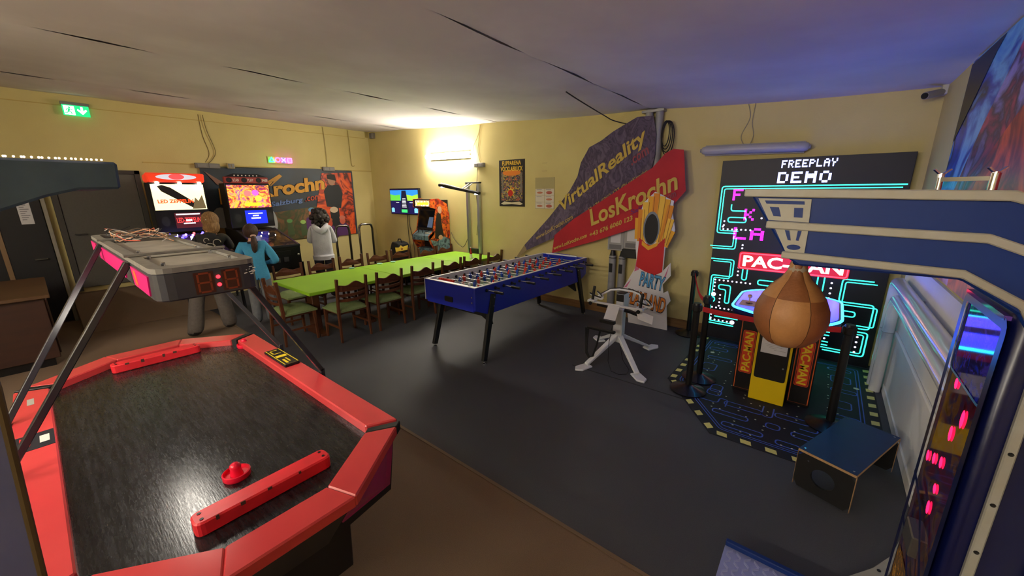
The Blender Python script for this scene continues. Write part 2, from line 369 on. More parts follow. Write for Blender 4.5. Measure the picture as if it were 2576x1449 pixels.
# goal guards: long red bars standing on the playing surface
for xx in (X1-.325, X0+.27):
    pts = rnd([(xx-.04, .15), (xx+.04, .15), (xx+.04, .62), (xx-.04, .62)], .028, 4, True)
    g = build(MB().prism(pts, .805, .862), 'goal_guard', RED2, ah, .006, label='chipped red bar across the end of the playing surface')
    for yy in (.175, .595):
        build(MB().cyl((xx-.018, yy, .858), (xx-.018, yy, .864), .006, n=10).cyl((xx+.018, yy, .858), (xx+.018, yy, .864), .006, n=10), 'bolt_hole', BLK, g)
    for k in range(4):
        a_ = .22+.09*k+random.uniform(-.03, .03); build(MB().box(xx+.0385, xx+.0408, a_, a_+random.uniform(.008, .022), .853-random.uniform(0, .012), .8628), 'paint_chip', M('bare wood chip', (74, 48, 36), .8), g)
# score and notice plates on the rails
plate = build(MB().box(-2.95, -2.60, .86, .955, ZT, ZT+.018), 'score_plate', BLK, ah, .004)
pf = FR((-2.95, .86, ZT+.018), (1, 0, 0), (0, 1, 0)); YEL = M('yellow print', (228, 200, 36), .5)
mb = MB().ribbon(pf, [(.01, .008), (.34, .008), (.34, .088), (.01, .088)], .006, .001, True)
mb.rect(pf, .03, .11, .02, .03, .001).rect(pf, .03, .04, .02, .07, .001).rect(pf, .10, .11, .02, .07, .001).rect(pf, .15, .19, .015, .08, .001).rect(pf, .22, .30, .05, .06, .001).rect(pf, .24, .32, .025, .04, .001)
build(mb, 'plate_print', YEL, plate)
st = build(MB().box(-2.78, -2.60, -.245, -.12, ZT, ZT+.002), 'rail_sticker', M('dark sticker', (36, 38, 46), .4), ah)
sf = FR((-2.78, -.245, ZT+.002), (1, 0, 0), (0, 1, 0))
build(MB().rect(sf, .05, .13, .08, .11, .001), 'sticker_print', M('white print', (220, 220, 214), .5), st)
build(MB().poly(sf, [(.02, .02), (.09, .02), (.14, .05), (.06, .06)], .001), 'sticker_print', M('red print', (190, 40, 40), .5), st)
build(MB().rect(FR((-3.3, -.22, ZT), (1, 0, 0), (0, 1, 0)), 0, .10, .02, .045, .001), 'rail_sticker', M('silver tape', (170, 168, 160), .4), ah)
# ---- overhead score board on four bent legs
sb = build(MB().prism(rnd([(-3.90, .24), (-1.88, .24), (-1.88, .58), (-3.90, .58)], .06, 4, True), 1.555, 1.665), 'score_board', DGREY, ah, .006)
DUST = M('dusty grey sheet', (176, 172, 160), .8, vary=(9, (150, 146, 136), .2))
RIM = M('dusty rim', (140, 137, 130), .6, vary=(20, (112, 110, 106), .25))
rim_o = rnd([(-3.90, .24), (-1.88, .24), (-1.88, .58), (-3.90, .58)], .06, 4, True)
rim_i = rnd([(-3.86, .28), (-1.95, .28), (-1.95, .54), (-3.86, .54)], .03, 4, True)
k = len(rim_o); mb = MB()
mb.add([(*p, 1.683) for p in rim_o]+[(*p, 1.683) for p in rim_i]+[(*p, 1.663) for p in rim_o]+[(*p, 1.663) for p in rim_i],
       [(i, (i+1) % k, k+(i+1) % k, k+i) for i in range(k)]+[(i, 2*k+i, 2*k+(i+1) % k, (i+1) % k) for i in range(k)]+[(k+i, k+(i+1) % k, 3*k+(i+1) % k, 3*k+i) for i in range(k)])
build(mb, 'board_rim', RIM, sb)
for x0, x1 in ((-3.25, -2.62), (-2.6, -2.38), (-2.34, -1.97)):
    build(MB().box(x0, x1, .285, .535, 1.663, 1.672), 'cover_sheet', DUST, sb, .002)
for x in (-2.02, -2.3, -2.55, -3.3):
    for y in (.30, .52): build(MB().cyl((x, y, 1.672), (x, y, 1.69), .007, n=8), 'bolt', CHR, sb)
WC = [(230, 170, 130), (200, 190, 180), (40, 40, 44), (150, 120, 90), (190, 90, 70)]
for q in range(8):
    pts = []; y = .30+.02*q; a = random.uniform(0, 6)
    for t in range(14): pts.append((-3.80+.06*t+.05*math.sin(t*.9+a), .41+.11*math.sin(t*.55+a+q), 1.70+.02*math.sin(t*1.3+a)+.006*q*.5))
    build(MB().tube(pts, .0025, 5), 'loose_wire', M('wire %d' % (q % 5), WC[q % 5], .5), sb)
PINK = M('hot pink panel', (236, 30, 130), .4)
for side, yy in ((-1, .239), (1, .581)):
    for x0, x1 in ((-3.86, -3.60), (-3.50, -2.50), (-2.32, -1.95)):
        z0, z1 = 1.57, 1.65
        p = build(MB().prism([(x0, z1), (x1, z1), (x1-.03, z0), (x0+.02, z0)], yy-.004, yy+.004, 'y'), 'pink_panel', PINK, sb)
        if x0 > -2.4:
            build(MB().prism([(x0+.05, z1-.01), (x0+.11, z1-.01), (x0+.13, z0+.01), (x0+.07, z0+.01)], yy-.005, yy+.005, 'y'), 'panel_print', M('orange print', (250, 110, 60), .5), p)
# seven segment scores on the end facing the room
ef = FR((-1.88, .24, 1.555), (0, 1, 0), (0, 0, 1))
SEGD = M('unlit orange segment', (128, 50, 24), .4)
for a0 in (.125, .215):
    dg = build(MB().rect(ef, a0-.008, a0+.056, .012, .098, .001), 'digit_window', M('digit window', (66, 24, 16), .3), sb)
    mb = MB()
    for (p, q) in (((.004, .02), (.004, .053)), ((.004, .057), (.004, .09)), ((.044, .02), (.044, .053)), ((.044, .057), (.044, .09)), ((.008, .018), (.04, .018)), ((.008, .055), (.04, .055)), ((.008, .092), (.04, .092))):
        mb.ribbon(ef, [(a0+p[0], p[1]), (a0+q[0], q[1])], .007, .002)
    build(mb, 'segment', SEGD, dg)
for b in (.04, .072):
    build(MB().disc(ef, .195, b, .0075, d=.003, n=14), 'colon_dot', M('lit red dot', (255, 30, 40), .4, em=(255, 30, 40), es=5), sb)
mb = MB()
for k in range(9): a, b = .285+random.uniform(0, .045), .075+random.uniform(-.015, .022); mb.poly(ef, [(a, b), (a+.012, b+.003), (a+.009, b+.006), (a-.002, b+.004)], .001)
build(mb, 'paint_scuff', M('white print'), sb)
# legs (bent flat steel) with bars over the board
for xb, xf in ((-2.36, -2.36), (-3.33, -3.0)):
    for side, yt, yb in ((-1, .235, -.262), (1, .585, .985)):
        lg = build(MB().bar((xb, yt, 1.66), (xf, yb, .86), .026, .034, (1, 0, 0)).bar((xf, yb, .875), (xf, yb, .66), .026, .034, (1, 0, 0)), 'board_leg', M('glossy dark leg', (46, 46, 52), .22), ah, .003)
    build(MB().bar((xb, .225, 1.69), (xb, .595, 1.69), .022, .012), 'cross_bar', RIM, sb, .002)
# strip lamp under the board: lights the playing surface
LMP = M('board strip lamp', (255, 250, 240), .4, em=(255, 246, 232), es=LAMP_BOARD)
build(MB().box(-2.95, -2.45, .265, .345, 1.535, 1.556), 'strip_lamp', LMP, sb, label='lit white strip lamp')
build(MB().box(-3.0, -2.40, .25, .36, 1.548, 1.558), 'lamp_tray', M('white metal', (215, 215, 212), .4), sb)
# mallets
def mallet(x, y, label):
    m = thing('air_hockey_mallet', label, 'mallet', (x, y, .805), 0, 'air hockey mallets')
    R_ = M('red mallet plastic', (232, 24, 58), .3)
    build(MB().lathe([(.0, 0), (.047, 0), (.050, .004), (.050, .024), (.046, .026), (.043, .012), (.02, .011), (0, .011)], (x, y, .805), 28), 'dish', R_, m, smooth=True)
    build(MB().lathe([(.024, .010), (.021, .025), (.019, .038), (.021, .047), (.019, .056), (.012, .063), (.0, .066)], (x, y, .805), 20), 'knob', R_, m, smooth=True)
mallet(-1.76, .34, 'red mallet lying beside the chipped goal guard with bolt holes')
mallet(-3.36, .86, 'red mallet lying in the corner close to the yellow and black plate')

# ================================================================ FOOSBALL TABLE
BLUE = M('royal blue laminate', (28, 44, 178), .35, vary=(2, (24, 38, 160), .3))
fo = thing('foosball_table', 'long royal blue foosball table with many rods and black splayed legs', 'foosball table', (-3.33, 4.25, 0))
FX0, FX1, FY0, FY1, FZ = -3.76, -2.90, 2.93, 5.49, .92
prof = [(FY0, FZ), (FY0, .66), (FY0+.22, .57), (FY1-.22, .57), (FY1, .66), (FY1, FZ)]
for x0, x1 in ((FX0, FX0+.03), (FX1-.03, FX1)):
    build(MB().prism(prof, x0, x1, 'x'), 'side_board', BLUE, fo, .004)
    build(MB().box(x0+.001, x1-.001, FY0+.002, FY1-.002, FZ, FZ+.006), 'top_edge', M('white edge', (222, 222, 226), .4), fo)
for y0, y1 in ((FY0, FY0+.03), (FY1-.03, FY1)):
    e = build(MB().box(FX0+.03, FX1-.03, y0, y1, .64, FZ), 'end_board', BLUE, fo, .003)
    build(MB().box(FX0+.03, FX1-.03, y0+.001, y1-.001, FZ, FZ+.006), 'top_edge', M('white edge'), e)
    if y0 == FY0:
        build(MB().prism(rnd([(-3.40, .70), (-3.26, .70), (-3.26, .765), (-3.40, .765)], .015, 3, True), FY0-.010, FY0+.004, 'y'), 'goal_return', BLK, e, .003)
        for zz in (.70, .76): build(MB().cyl((FX1-.05, FY0-.004, zz+.05), (FX1-.05, FY0+.004, zz+.05), .008, n=10), 'bolt', CHR, e)
        build(MB().box(FX0-.004, FX0+.006, FY0-.004, FY0+.01, .66, FZ+.004), 'corner_trim', M('white edge'), e)
build(MB().box(FX0+.03, FX1-.03, FY0+.22, FY1-.22, .60, .63), 'belly_board', BLK, fo)
LIN = M('white inner lining', (214, 216, 222), .4)
build(MB().box(FX0+.03, FX0+.036, FY0+.03, FY1-.03, .74, FZ).box(FX1-.036, FX1-.03, FY0+.03, FY1-.03, .74, FZ), 'inner_lining', LIN, fo)
pl = build(MB().box(FX0+.03, FX1-.03, FY0+.03, FY1-.03, .735, .745), 'playing_field', M('pale green pitch', (120, 150, 122), .5, vary=(12, (136, 166, 138), .3)), fo)
build(MB().box(FX0+.036, FX1-.036, FY0+.03, FY0+.13, .745, .90), 'goal_shelf', LIN, fo)
pff = FR((FX0, FY0, .745), (1, 0, 0), (0, 1, 0))
mb = MB()
for b in (.65, 1.31, 1.97): mb.ribbon(pff, [(.05, b), (.81, b)], .012, .001)
mb.ribbon(pff, [(.43+.12*math.cos(t*PI/12), 1.31+.12*math.sin(t*PI/12)) for t in range(24)], .012, .001, True)
build(mb, 'field_line', M('white print'), pl)
STEEL = M('steel rod', (200, 202, 206), .22, metal=1)
PR = M('red player plastic', (206, 54, 40), .4); PBL = M('blue player plastic', (34, 72, 176), .4)
fig = MB()
fig.box(-.012, .012, -.009, .009, -.058, -.03).hexa([(-.014, -.010, -.058), (.014, -.010, -.058), (.014, .016, -.058), (-.014, .016, -.058), (-.012, -.008, -.045), (.012, -.008, -.045), (.012, .009, -.045), (-.012, .009, -.045)])
fig.hexa([(-.012, -.010, -.032), (.012, -.010, -.032), (.012, .010, -.032), (-.012, .010, -.032), (-.020, -.013, .02), (.020, -.013, .02), (.020, .013, .02), (-.020, .013, .02)])
fig.ball((0, 0, .034), (.012, .012, .015), 8, 6)
fme = {}
def figure(par, x, y, z, mat, key, tilt):
    if key not in fme:
        me = bpy.data.meshes.new('player_figure'); me.from_pydata(fig.v, [], fig.f); me.materials.append(mat); fme[key] = me
    o = bpy.data.objects.new('player_figure', fme[key]); COL.objects.link(o); o.parent = par
    o.location = Vector((x, y, z))-Vector(fo.location); o.rotation_euler = (tilt, 0, 0); return o
RY = [FY0+.19+.1505*i for i in range(16)]
counts = [3, 2, 3, 5, 3, 5, 3, 4, 4, 3, 5, 3, 5, 3, 2, 3]
reds = [1, 0, 1, 0, 1, 0, 1, 0, 1, 0, 1, 0, 1, 0, 1, 0]
HZ = .865
for i, y in enumerate(RY):
    near = i % 2 == 0
    xa, xb = (FX0-.10, FX1+.13) if near else (FX0-.16, FX1+.05)
    off = random.uniform(-.05, .05)
    r = build(MB().cyl((xa, y, HZ), (xb, y, HZ), .008, n=10), 'rod', STEEL, fo, smooth=True)
    hx = (xb-.01, xb+.115) if near else (xa+.01, xa-.115)
    build(MB().tube([(hx[0], y, HZ), ((hx[0]*3+hx[1])/4, y, HZ), ((hx[0]+hx[1])/2, y, HZ), (hx[1], y, HZ)], [.013, .018, .014, .017], 10), 'handle', BLK, r, smooth=True)
    ex = xa if near else xb
    build(MB().cyl((ex-.012, y, HZ), (ex+.012, y, HZ), .013, n=10), 'end_stop', BLK, r)
    for bx_ in (FX0+.036, FX1-.036):
        s = 1 if bx_ < -3.3 else -1
        build(MB().cyl((bx_-.002*s, y, HZ), (bx_+.012*s, y, HZ), .022, .019, 14), 'bushing', BLK, r)
    build(MB().cyl((FX1-.002, y, HZ), (FX1+.018, y, HZ), .020, .017, 12), 'bearing', BLK, r); build(MB().cyl((FX0+.002, y, HZ), (FX0-.018, y, HZ), .020, .017, 12), 'bearing', BLK, r)
    c = counts[i]; span = .52 if c > 2 else .26
    for k in range(c):
        x = -3.33+off+(k/(c-1)-.5)*span
        figure(r, x, y, HZ, PR if reds[i] else PBL, reds[i], random.uniform(-.35, .35))
ab = build(MB().cyl((-3.60, FY0+.075, .935), (-3.06, FY0+.075, .935), .005, n=8), 'score_rod', STEEL, fo)
for k in range(10): build(MB().cyl((-3.57+.026*k, FY0+.075, .935), (-3.547+.026*k, FY0+.075, .935), .016, .016, 12), 'score_bead', PR, ab)
for x in (-3.60, -3.06): build(MB().box(x-.006, x+.006, FY0+.06, FY0+.09, .90, .945), 'score_bracket', LIN, ab)
build(MB().cyl((-3.62, FY1-.08, .935), (-3.04, FY1-.08, .935), .012, n=8), 'score_rod', M('white edge'), fo)
build(MB().box(-3.58, -3.2, FY1-.05, FY1-.005, .93, .945), 'cup_shelf', BLUE, fo, .003)
# legs: black splayed, with levelling feet and arched cross boards
for yb, yt, sgn in ((FY0+.16, FY0+.30, 1), (FY1-.14, FY1-.28, -1)):
    for xb, xt in ((FX0+.0, FX0+.05), (FX1+.02, FX1-.03)):
        lg = build(MB().bar((xt+(.02 if xt > -3.3 else -.02), yt, .80), (xb, yb-.06*sgn, .03), .085, .045, (1, 0, 0), .07, .04), 'leg', BLK, fo, .004)
        build(MB().lathe([(.0, 0), (.026, 0), (.026, .008), (.014, .014), (.012, .034), (0, .034)], (xb, yb-.06*sgn, 0), 14), 'levelling_foot', CHR, lg, smooth=True)
        if xt > -3.3:
            for zz, yy in ((.76, .02), (.66, -.0)): build(MB().cyl((xt+.02, yt+yy*sgn, zz), (xt+.047, yt+(yy-.012)*sgn, zz), .010, n=10), 'bolt', CHR, lg)
    build(MB().prism([(FX0+.06, .58), (FX1-.06, .58), (FX1-.02, .42), (FX1-.18, .50), (FX0+.18, .50), (FX0+.02, .42)], yt-.02, yt+.02, 'y'), 'cross_board', BLK, fo, .003)
# ================================================================ PUNCHING BALL MACHINE
PBLUE = M('dark blue metallic panel', (10, 40, 108), .5, spec=.3, vary=(6, (12, 46, 118), .3))
NAVY = M('navy gloss shell', (8, 16, 66), .32)
GRAIL = M('pale grey rail', (158, 159, 154), .5, vary=(25, (152, 150, 140), .25))
pm = thing('punching_machine', 'blue and grey punching machine with a leather ball under its arm', 'arcade machine', (.38, 1.72, 0))
PY0, PY1 = 1.52, 1.92
arm = [(-.22, 1.955), (.35, 1.945), (.56, 1.86), (.66, 1.72), (.66, 1.55), (.46, 1.55), (.41, 1.64), (.30, 1.715), (-.05, 1.715), (-.08, 1.735)]
ar = build(MB().prism(arm, PY0, PY1, 'y'), 'arm', PBLUE, pm, .006)
def rail2(pts, ws, y, sgn, name, par, t=.016):
    """pale strip following the arm side: pts are centre line (x, z)"""
    mb = MB(); n_ = len(pts); up = []; dn = []
    for i, p in enumerate(pts):
        a = pts[max(i-1, 0)]; b = pts[min(i+1, n_-1)]; dx, dz = b[0]-a[0], b[1]-a[1]; l = math.hypot(dx, dz)
        up.append((p[0]-dz/l*ws/2, p[1]+dx/l*ws/2)); dn.append((p[0]+dz/l*ws/2, p[1]-dx/l*ws/2))
    return build(mb.prism(up+dn[::-1], y-.002*sgn, y+t*sgn, 'y'), name, GRAIL, par, .003)
for y, s in ((PY0, -1), (PY1, 1)):
    rail2([(-.225, 1.943), (.345, 1.933), (.53, 1.862), (.66, 1.72)], .026, y, s, 'top_rail', ar)
    rail2([(-.152, 1.842), (.325, 1.828), (.46, 1.772), (.56, 1.66)], .024, y, s, 'middle_rail', ar)
    rail2([(-.098, 1.748), (.30, 1.733), (.415, 1.665), (.458, 1.58), (.468, 1.48), (.468, .05)], .022, y, s, 'lower_rail', ar)
    rail2([(.575, 1.50), (.575, .05)], .022, y, s, 'side_strip', ar)
    for k in range(9):
        z = .15+.16*k
        build(MB().cyl((.468, y+s*.014, z), (.468, y+s*.020, z), .007, .004, 8), 'rivet', BLK, ar)
        build(MB().cyl((.575, y+s*.014, z+.05), (.575, y+s*.020, z+.05), .007, .004, 8), 'rivet', BLK, ar)
    # grey end plates with cut-outs
    yy = y+s*.004
    build(MB().prism([(-.185, 1.925), (-.045, 1.922), (-.042, 1.852), (-.148, 1.856)], y-.001*s, y+.005*s, 'y'), 'end_plate', GRAIL, ar)
    build(MB().prism([(-.128, 1.832), (-.040, 1.828), (-.040, 1.752), (-.088, 1.755)], y-.001*s, y+.005*s, 'y'), 'end_plate', GRAIL, ar)
    for q in ([(-.166, 1.918), (-.062, 1.916), (-.060, 1.906), (-.160, 1.908)], [(-.150, 1.898), (-.125, 1.897), (-.116, 1.868), (-.136, 1.869)], [(-.085, 1.896), (-.062, 1.896), (-.060, 1.866), (-.082, 1.867)],
              [(-.100, 1.826), (-.088, 1.825), (-.080, 1.794), (-.088, 1.795)], [(-.066, 1.825), (-.056, 1.825), (-.060, 1.794), (-.067, 1.795)]):
        build(MB().prism(q, y, y+.0062*s, 'y'), 'plate_cutout', PBLUE, ar)
    mb = MB().prism([(-.070+.018*math.cos(t*PI/8), 1.773+.0085*math.sin(t*PI/8)) for t in range(16)], y, y+.0062*s, 'y')
    build(mb, 'plate_cutout', PBLUE, ar)
build(MB().box(-.07, .02, 1.62, 1.82, 1.70, 1.718), 'ball_mount', NAVY, ar, .006)
# the ball: leather panels in two tans
bc = Vector((-.055, 1.73)); bprof = [(.026, 1.695), (.030, 1.665), (.048, 1.635), (.076, 1.605), (.100, 1.57), (.115, 1.53), (.119, 1.49), (.112, 1.45), (.094, 1.415), (.066, 1.388), (.030, 1.373), (.004, 1.370)]
ball = build(MB().lathe([(.0, 1.715), (.022, 1.715), (.024, 1.69), (.030, 1.672), (.030, 1.660), (0, 1.66)], (bc.x, bc.y, 0), 16), 'ball_neck', M('worn grey collar', (150, 138, 122), .7), pm, smooth=True)
LA = M('tan leather', (170, 122, 74), .55, vary=(18, (152, 106, 62), .3), bump=(120, .12)); LB = M('brown leather', (136, 84, 46), .55, vary=(18, (116, 70, 38), .3), bump=(120, .12))
for g in range(6):
    a0 = 2*PI*g/6+.05
    for half, (i0, i1) in enumerate(((0, 4), (4, 11))):
        mb = MB(); vs = []; nn_ = 7; rows = i1-i0+1
        for i in range(i0, i1+1):
            r, z = bprof[i]
            for j in range(nn_):
                t = j/(nn_-1); a = a0+(2*PI/6)*(t*.98+.01)
                edge = .0025 if (j in (0, nn_-1) or (i == 4)) else 0
                vs.append((bc.x+(r-edge)*math.cos(a), bc.y+(r-edge)*math.sin(a), z))
        mb.add(vs, [(i*nn_+j, i*nn_+j+1, (i+1)*nn_+j+1, (i+1)*nn_+j) for i in range(rows-1) for j in range(nn_-1)])
        build(mb, 'leather_panel', LA if (g+half) % 2 else LB, ball, smooth=True)
build(MB().lathe([(max(r-.003, .001), z) for r, z in bprof][::-1], (bc.x, bc.y, 0), 32), 'bladder', M('dark seam', (60, 36, 20), .8), ball, smooth=True)
# chrome carry handle with wing nuts on top of the arm
hd = build(MB().cyl((.25, 1.76, 1.945), (.25, 1.76, 1.985), .007, n=10).cyl((.345, 1.70, 1.94), (.345, 1.70, 1.992), .010, n=10).bar((.25, 1.76, 1.978), (.345, 1.70, 1.978), .012, .012), 'handle', CHR, ar, smooth=True)
for x, y in ((.25, 1.76), (.345, 1.70)):
    build(MB().bar((x, y, 1.99), (x-.018, y-.006, 2.008), .010, .004).bar((x, y, 1.99), (x+.018, y+.006, 2.008), .010, .004).cyl((x, y, 1.984), (x, y, 1.996), .008, n=8), 'wing_nut', CHR, hd)
# column with a glazed picture panel facing the platform
col = build(MB().prism(rnd([(.41, 1.526), (.66, 1.526), (.66, 1.94), (.41, 1.94)], .03, 3, True), 0, 1.66), 'column', NAVY, pm, .004, smooth=True)
cf = FR((.409, 1.94, 0), (0, -1, 0), (0, 0, 1))
build(MB().ribbon(cf, rnd([(.03, .28), (.41, .28), (.41, 1.61), (.03, 1.61)], .03, 3, True), .035, .010, True), 'panel_frame', NAVY, col)
ptop = build(MB().rect(cf, .04, .40, .30, 1.60, .003), 'picture_panel', ART('machine picture', [(12, 8, 18), (40, 14, 30), (96, 24, 40), (30, 40, 90), (120, 80, 40), (20, 12, 20), (70, 50, 90)], 9, 0, 2, .06), col)
build(MB().rect(cf, .04, .40, 1.36, 1.60, .004), 'painted_reflection', ART('blue painted reflection', [(20, 20, 110), (30, 50, 190), (20, 14, 70), (70, 60, 200), (16, 30, 120)], 10, 0, 2, .06), col)  # blue of the reflected maze display painted onto the glass
build(MB().ribbon(cf, rnd([(.045, 1.36), (.395, 1.36), (.395, 1.595), (.045, 1.595)], .03, 3, True), .008, .006, True), 'painted_reflection_line', M('pale blue reflected line', (90, 150, 210), .08), col)  # outline painted in for the reflected maze lines
build(MB().box(.398, .412, 1.55, 1.92, 1.616, 1.628), 'painted_reflection_strip', M('violet painted reflection', (96, 60, 170), .08), col)  # violet reflection put into the colour of this strip
REDL = M('lit red lamp', (255, 20, 60), .4, em=(255, 16, 60), es=4)
for a, b, h in ((.30, 1.28, .030), (.24, 1.20, .026), (.09, 1.03, .02), (.16, 1.06, .02), (.235, 1.09, .02), (.25, 1.00, .017), (.24, .92, .024), (.16, 1.34, .018)):
    build(MB().disc(cf, a, b, .016, h, .006, 14), 'panel_lamp', REDL, col)
for z0, z1 in ((.93, .78), (.74, .60)):
    build(MB().ribbon(cf, [(.03, z0), (.20, z0-.04), (.41, z1-.05)], .022, .014), 'cross_strap', NAVY, col)
build(MB().box(.385, .41, 1.68, 1.80, .72, .80), 'coin_unit', M('dull steel', (120, 118, 116), .35, metal=.8), col, .004)
build(MB().rect(cf, .06, .38, .32, .62, .005), 'gold_print', ART('gold figure print', [(40, 24, 8), (180, 130, 30), (90, 56, 16), (200, 150, 50), (50, 26, 12)], 14, 0, 2, .1), col)
build(MB().ribbon(cf, [(.03+.06*math.cos(t*PI/10)+.04, .16+.09*math.sin(t*PI/10)) for t in range(20)], .016, .012, True), 'speaker_ring', M('gold ring', (200, 150, 40), .3, metal=.6), col)
# platform with tread plate, blue skirt and pale curved base rail
pt = build(MB().box(-.165, .43, 1.30, 2.06, 0, .105), 'platform', PBLUE, pm, .006)
TREAD = M('tread plate', (168, 176, 214), .35, metal=.55)
tp = build(MB().box(-.168, .40, 1.30, 2.005, .105, .110), 'tread_plate', TREAD, pt)
mb = MB()
for i in range(14):
    for j in range(20):
        x, y = -.14+.04*i, 1.33+.034*j; s_ = 1 if (i+j) % 2 else -1
        for k in (-.006, 0, .006):
            mb.bar((x-.012, y-.012*s_+k, .1105), (x+.012, y+.012*s_+k, .1105), .0022, .0024)
build(mb, 'tread_ridges', M('tread ridge', (206, 212, 236), .3, metal=.6), tp, kind='stuff')
build(MB().box(-.168, .43, 2.006, 2.035, .105, .135), 'skirt_board', PBLUE, pt, .004)
pts = [(.27, 2.12), (.345, 2.21), (.44, 2.34), (.52, 2.49), (.57, 2.66)]
brl = build(MB().prism([(p[0], p[1]) for p in pts]+[(p[0]+.045, p[1]-.025) for p in pts[::-1]], 0, .10), 'base_rail', GRAIL, pt, .004)
for x_, y_ in ((.365, 2.205), (.46, 2.33), (.54, 2.48)): build(MB().cyl((x_, y_, .10), (x_, y_, .104), .008, n=8), 'rivet', BLK, brl)

# ================================================================ BIG MAZE DISPLAY + CABINET
CBK0 = M('cabinet black', (14, 13, 16), .4)
LEDP = M('dark led matrix', (18, 20, 30), .5, vary=(300, (26, 28, 42), .4))
dp = thing('maze_display', 'tall led display board showing a glowing cyan maze', 'display', (-.26, 5.64, 0))
build(MB().box(-1.12, .60, 5.60, 5.68, 0, 2.31), 'display_body', LEDP, dp, .003)
df = FR((-1.12, 5.60, 0), (1, 0, 0), (0, 0, 1))
CYN = M('cyan maze led', (40, 230, 190), .4, em=(50, 240, 200), es=1.9)
LBL = M('blue white led', (170, 180, 255), .4, em=(165, 175, 255), es=2.6); MGT = M('magenta led', (235, 30, 225), .4, em=(235, 30, 225), es=1.6)
DOT = M('white maze dot', (225, 220, 255), .4, em=(225, 220, 255), es=1.8)
pixtext('FREEPLAY', lambda a, b, d=0: df(.62+a, 2.20+b, d), .50, .085, LBL, dp)
pixtext('DEMO', lambda a, b, d=0: df(.60+a, 2.03+b, d), .49, .125, LBL, dp)
pixtext('F', lambda a, b, d=0: df(.16+a, 1.83+b, d), .11, .14, MGT, dp)
pixtext('K', lambda a, b, d=0: df(.31+a, 1.59+b, d), .11, .14, MGT, dp)
pixtext('LA', lambda a, b, d=0: df(.22+a, 1.35+b, d), .33, .15, MGT, dp)
def line(pts, dbl=0, closed=False, r=.03):
    p = rnd(pts, r, 3, closed); mb = MB().ribbon(df, p, .013, .004, closed)
    build(mb, 'maze_line', CYN, dp)
    if dbl:
        c = [sum(q[0] for q in pts)/len(pts), sum(q[1] for q in pts)/len(pts)] if dbl is True else dbl
        q = [(x+(.03 if x < c[0] else -.03), y+(.03 if y < c[1] else -.03)) for x, y in pts]
        build(MB().ribbon(df, rnd(q, r*.7, 3, closed), .011, .004, closed), 'maze_line', CYN, dp)
line([(1.70, 2.0), (.03, 2.0), (.03, 1.42), (.24, 1.42)], (.9, 1.7)); line([(.16, 1.78), (.16, 1.70), (.32, 1.70)])
line([(.14, 1.56), (.34, 1.56), (.34, 1.62), (.14, 1.62)], 0, True)
line([(.0, 1.22), (.26, 1.22), (.26, 1.36)], (-.1, 1.5)); line([(.0, 1.08), (.27, 1.08), (.27, .86), (.03, .86), (.03, .20), (.36, .20)], (.16, .5))
line([(.38, 1.02), (.38, .84), (.43, .84), (.43, 1.02)]); line([(.56, .86), (.74, .86), (.74, .80), (.56, .80)], 0, True)
line([(.13, .74), (.27, .74), (.27, .50), (.22, .50), (.22, .68), (.13, .68)], 0, True)
line([(.03, .56), (.10, .56), (.10, .50), (.03, .50)]); line([(.12, .36), (.40, .36)]); line([(.12, .30), (.40, .30)])
line([(1.62, .98), (1.36, .98), (1.36, .72), (1.66, .72), (1.66, .44), (1.52, .44)], (2.0, .6)); line([(1.14, 1.0), (1.14, .80), (1.20, .80), (1.20, 1.0)])
line([(1.34, .62), (1.52, .62), (1.52, .56), (1.40, .56), (1.40, .40)]); line([(1.52, .40), (1.66, .40), (1.66, .12), (1.30, .12)], (1.3, .3))
line([(1.10, .34), (1.34, .34)]); line([(1.10, .30), (1.34, .30)]); line([(1.10, .22), (1.34, .22)]); line([(1.10, .18), (1.34, .18)])
line([(.80, 1.80), (1.50, 1.80), (1.50, 1.70), (.80, 1.70)], 0, True); line([(.70, 1.52), (1.10, 1.52), (1.10, 1.42), (.70, 1.42)], 0, True); line([(1.25, 1.58), (1.60, 1.58), (1.60, 1.36), (1.25, 1.36)], 0, True)
for pts in ([(.09, 1.50+.0*k) for k in range(1)], [(.10+.05*k, 1.47) for k in range(7)], [(.10, 1.52), (.10, 1.57)], [(.34, 1.28), (.34, 1.24)], [(.33, 1.04-.05*k) for k in range(4)], [(.08+.05*k, .80) for k in range(9)],
            [(.08, .76-.05*k) for k in range(4)], [(.16, .60-.05*k) for k in range(4)], [(.08+.05*k, .42) for k in range(6)], [(.08, .37), (.08, .32), (.08, .27)], [(.08+.05*k, .25) for k in range(5)], [(1.27, .92-.06*k) for k in range(4)],
            [(1.58, .34-.06*k) for k in range(4)], [(1.12+.06*k, .26) for k in range(4)], [(.5+.08*k, 1.62) for k in range(13)]):
    for a, b in pts: build(MB().disc(df, a, b, .011, d=.005, n=8), 'maze_dot', DOT, dp)
for a, b in ((.08, .60), (.34, .25)): build(MB().disc(df, a, b, .028, d=.005, n=16), 'maze_dot', DOT, dp)
sg = build(MB().prism(rnd([(-.80, .98), (.28, .98), (.28, 1.20), (-.80, 1.20)], .03, 3, True), 5.575, 5.602, 'y'), 'title_sign', M('red led sign', (170, 20, 40), .4, em=(230, 30, 50), es=.5), dp)
sgf = FR((-.80, 5.575, .98), (1, 0, 0), (0, 0, 1))
build(MB().ribbon(sgf, rnd([(.015, .015), (1.065, .015), (1.065, .205), (.015, .205)], .03, 3, True), .014, .002, True), 'sign_border', M('bright red led', (255, 50, 60), .4, em=(255, 50, 70), es=2.5), sg)
text('PAC-MAN', sgf, .98, .14, M('white sign letter', (230, 228, 215), .4, em=(230, 226, 210), es=1.5), sg, bold=.03, a=.05, b=.04)
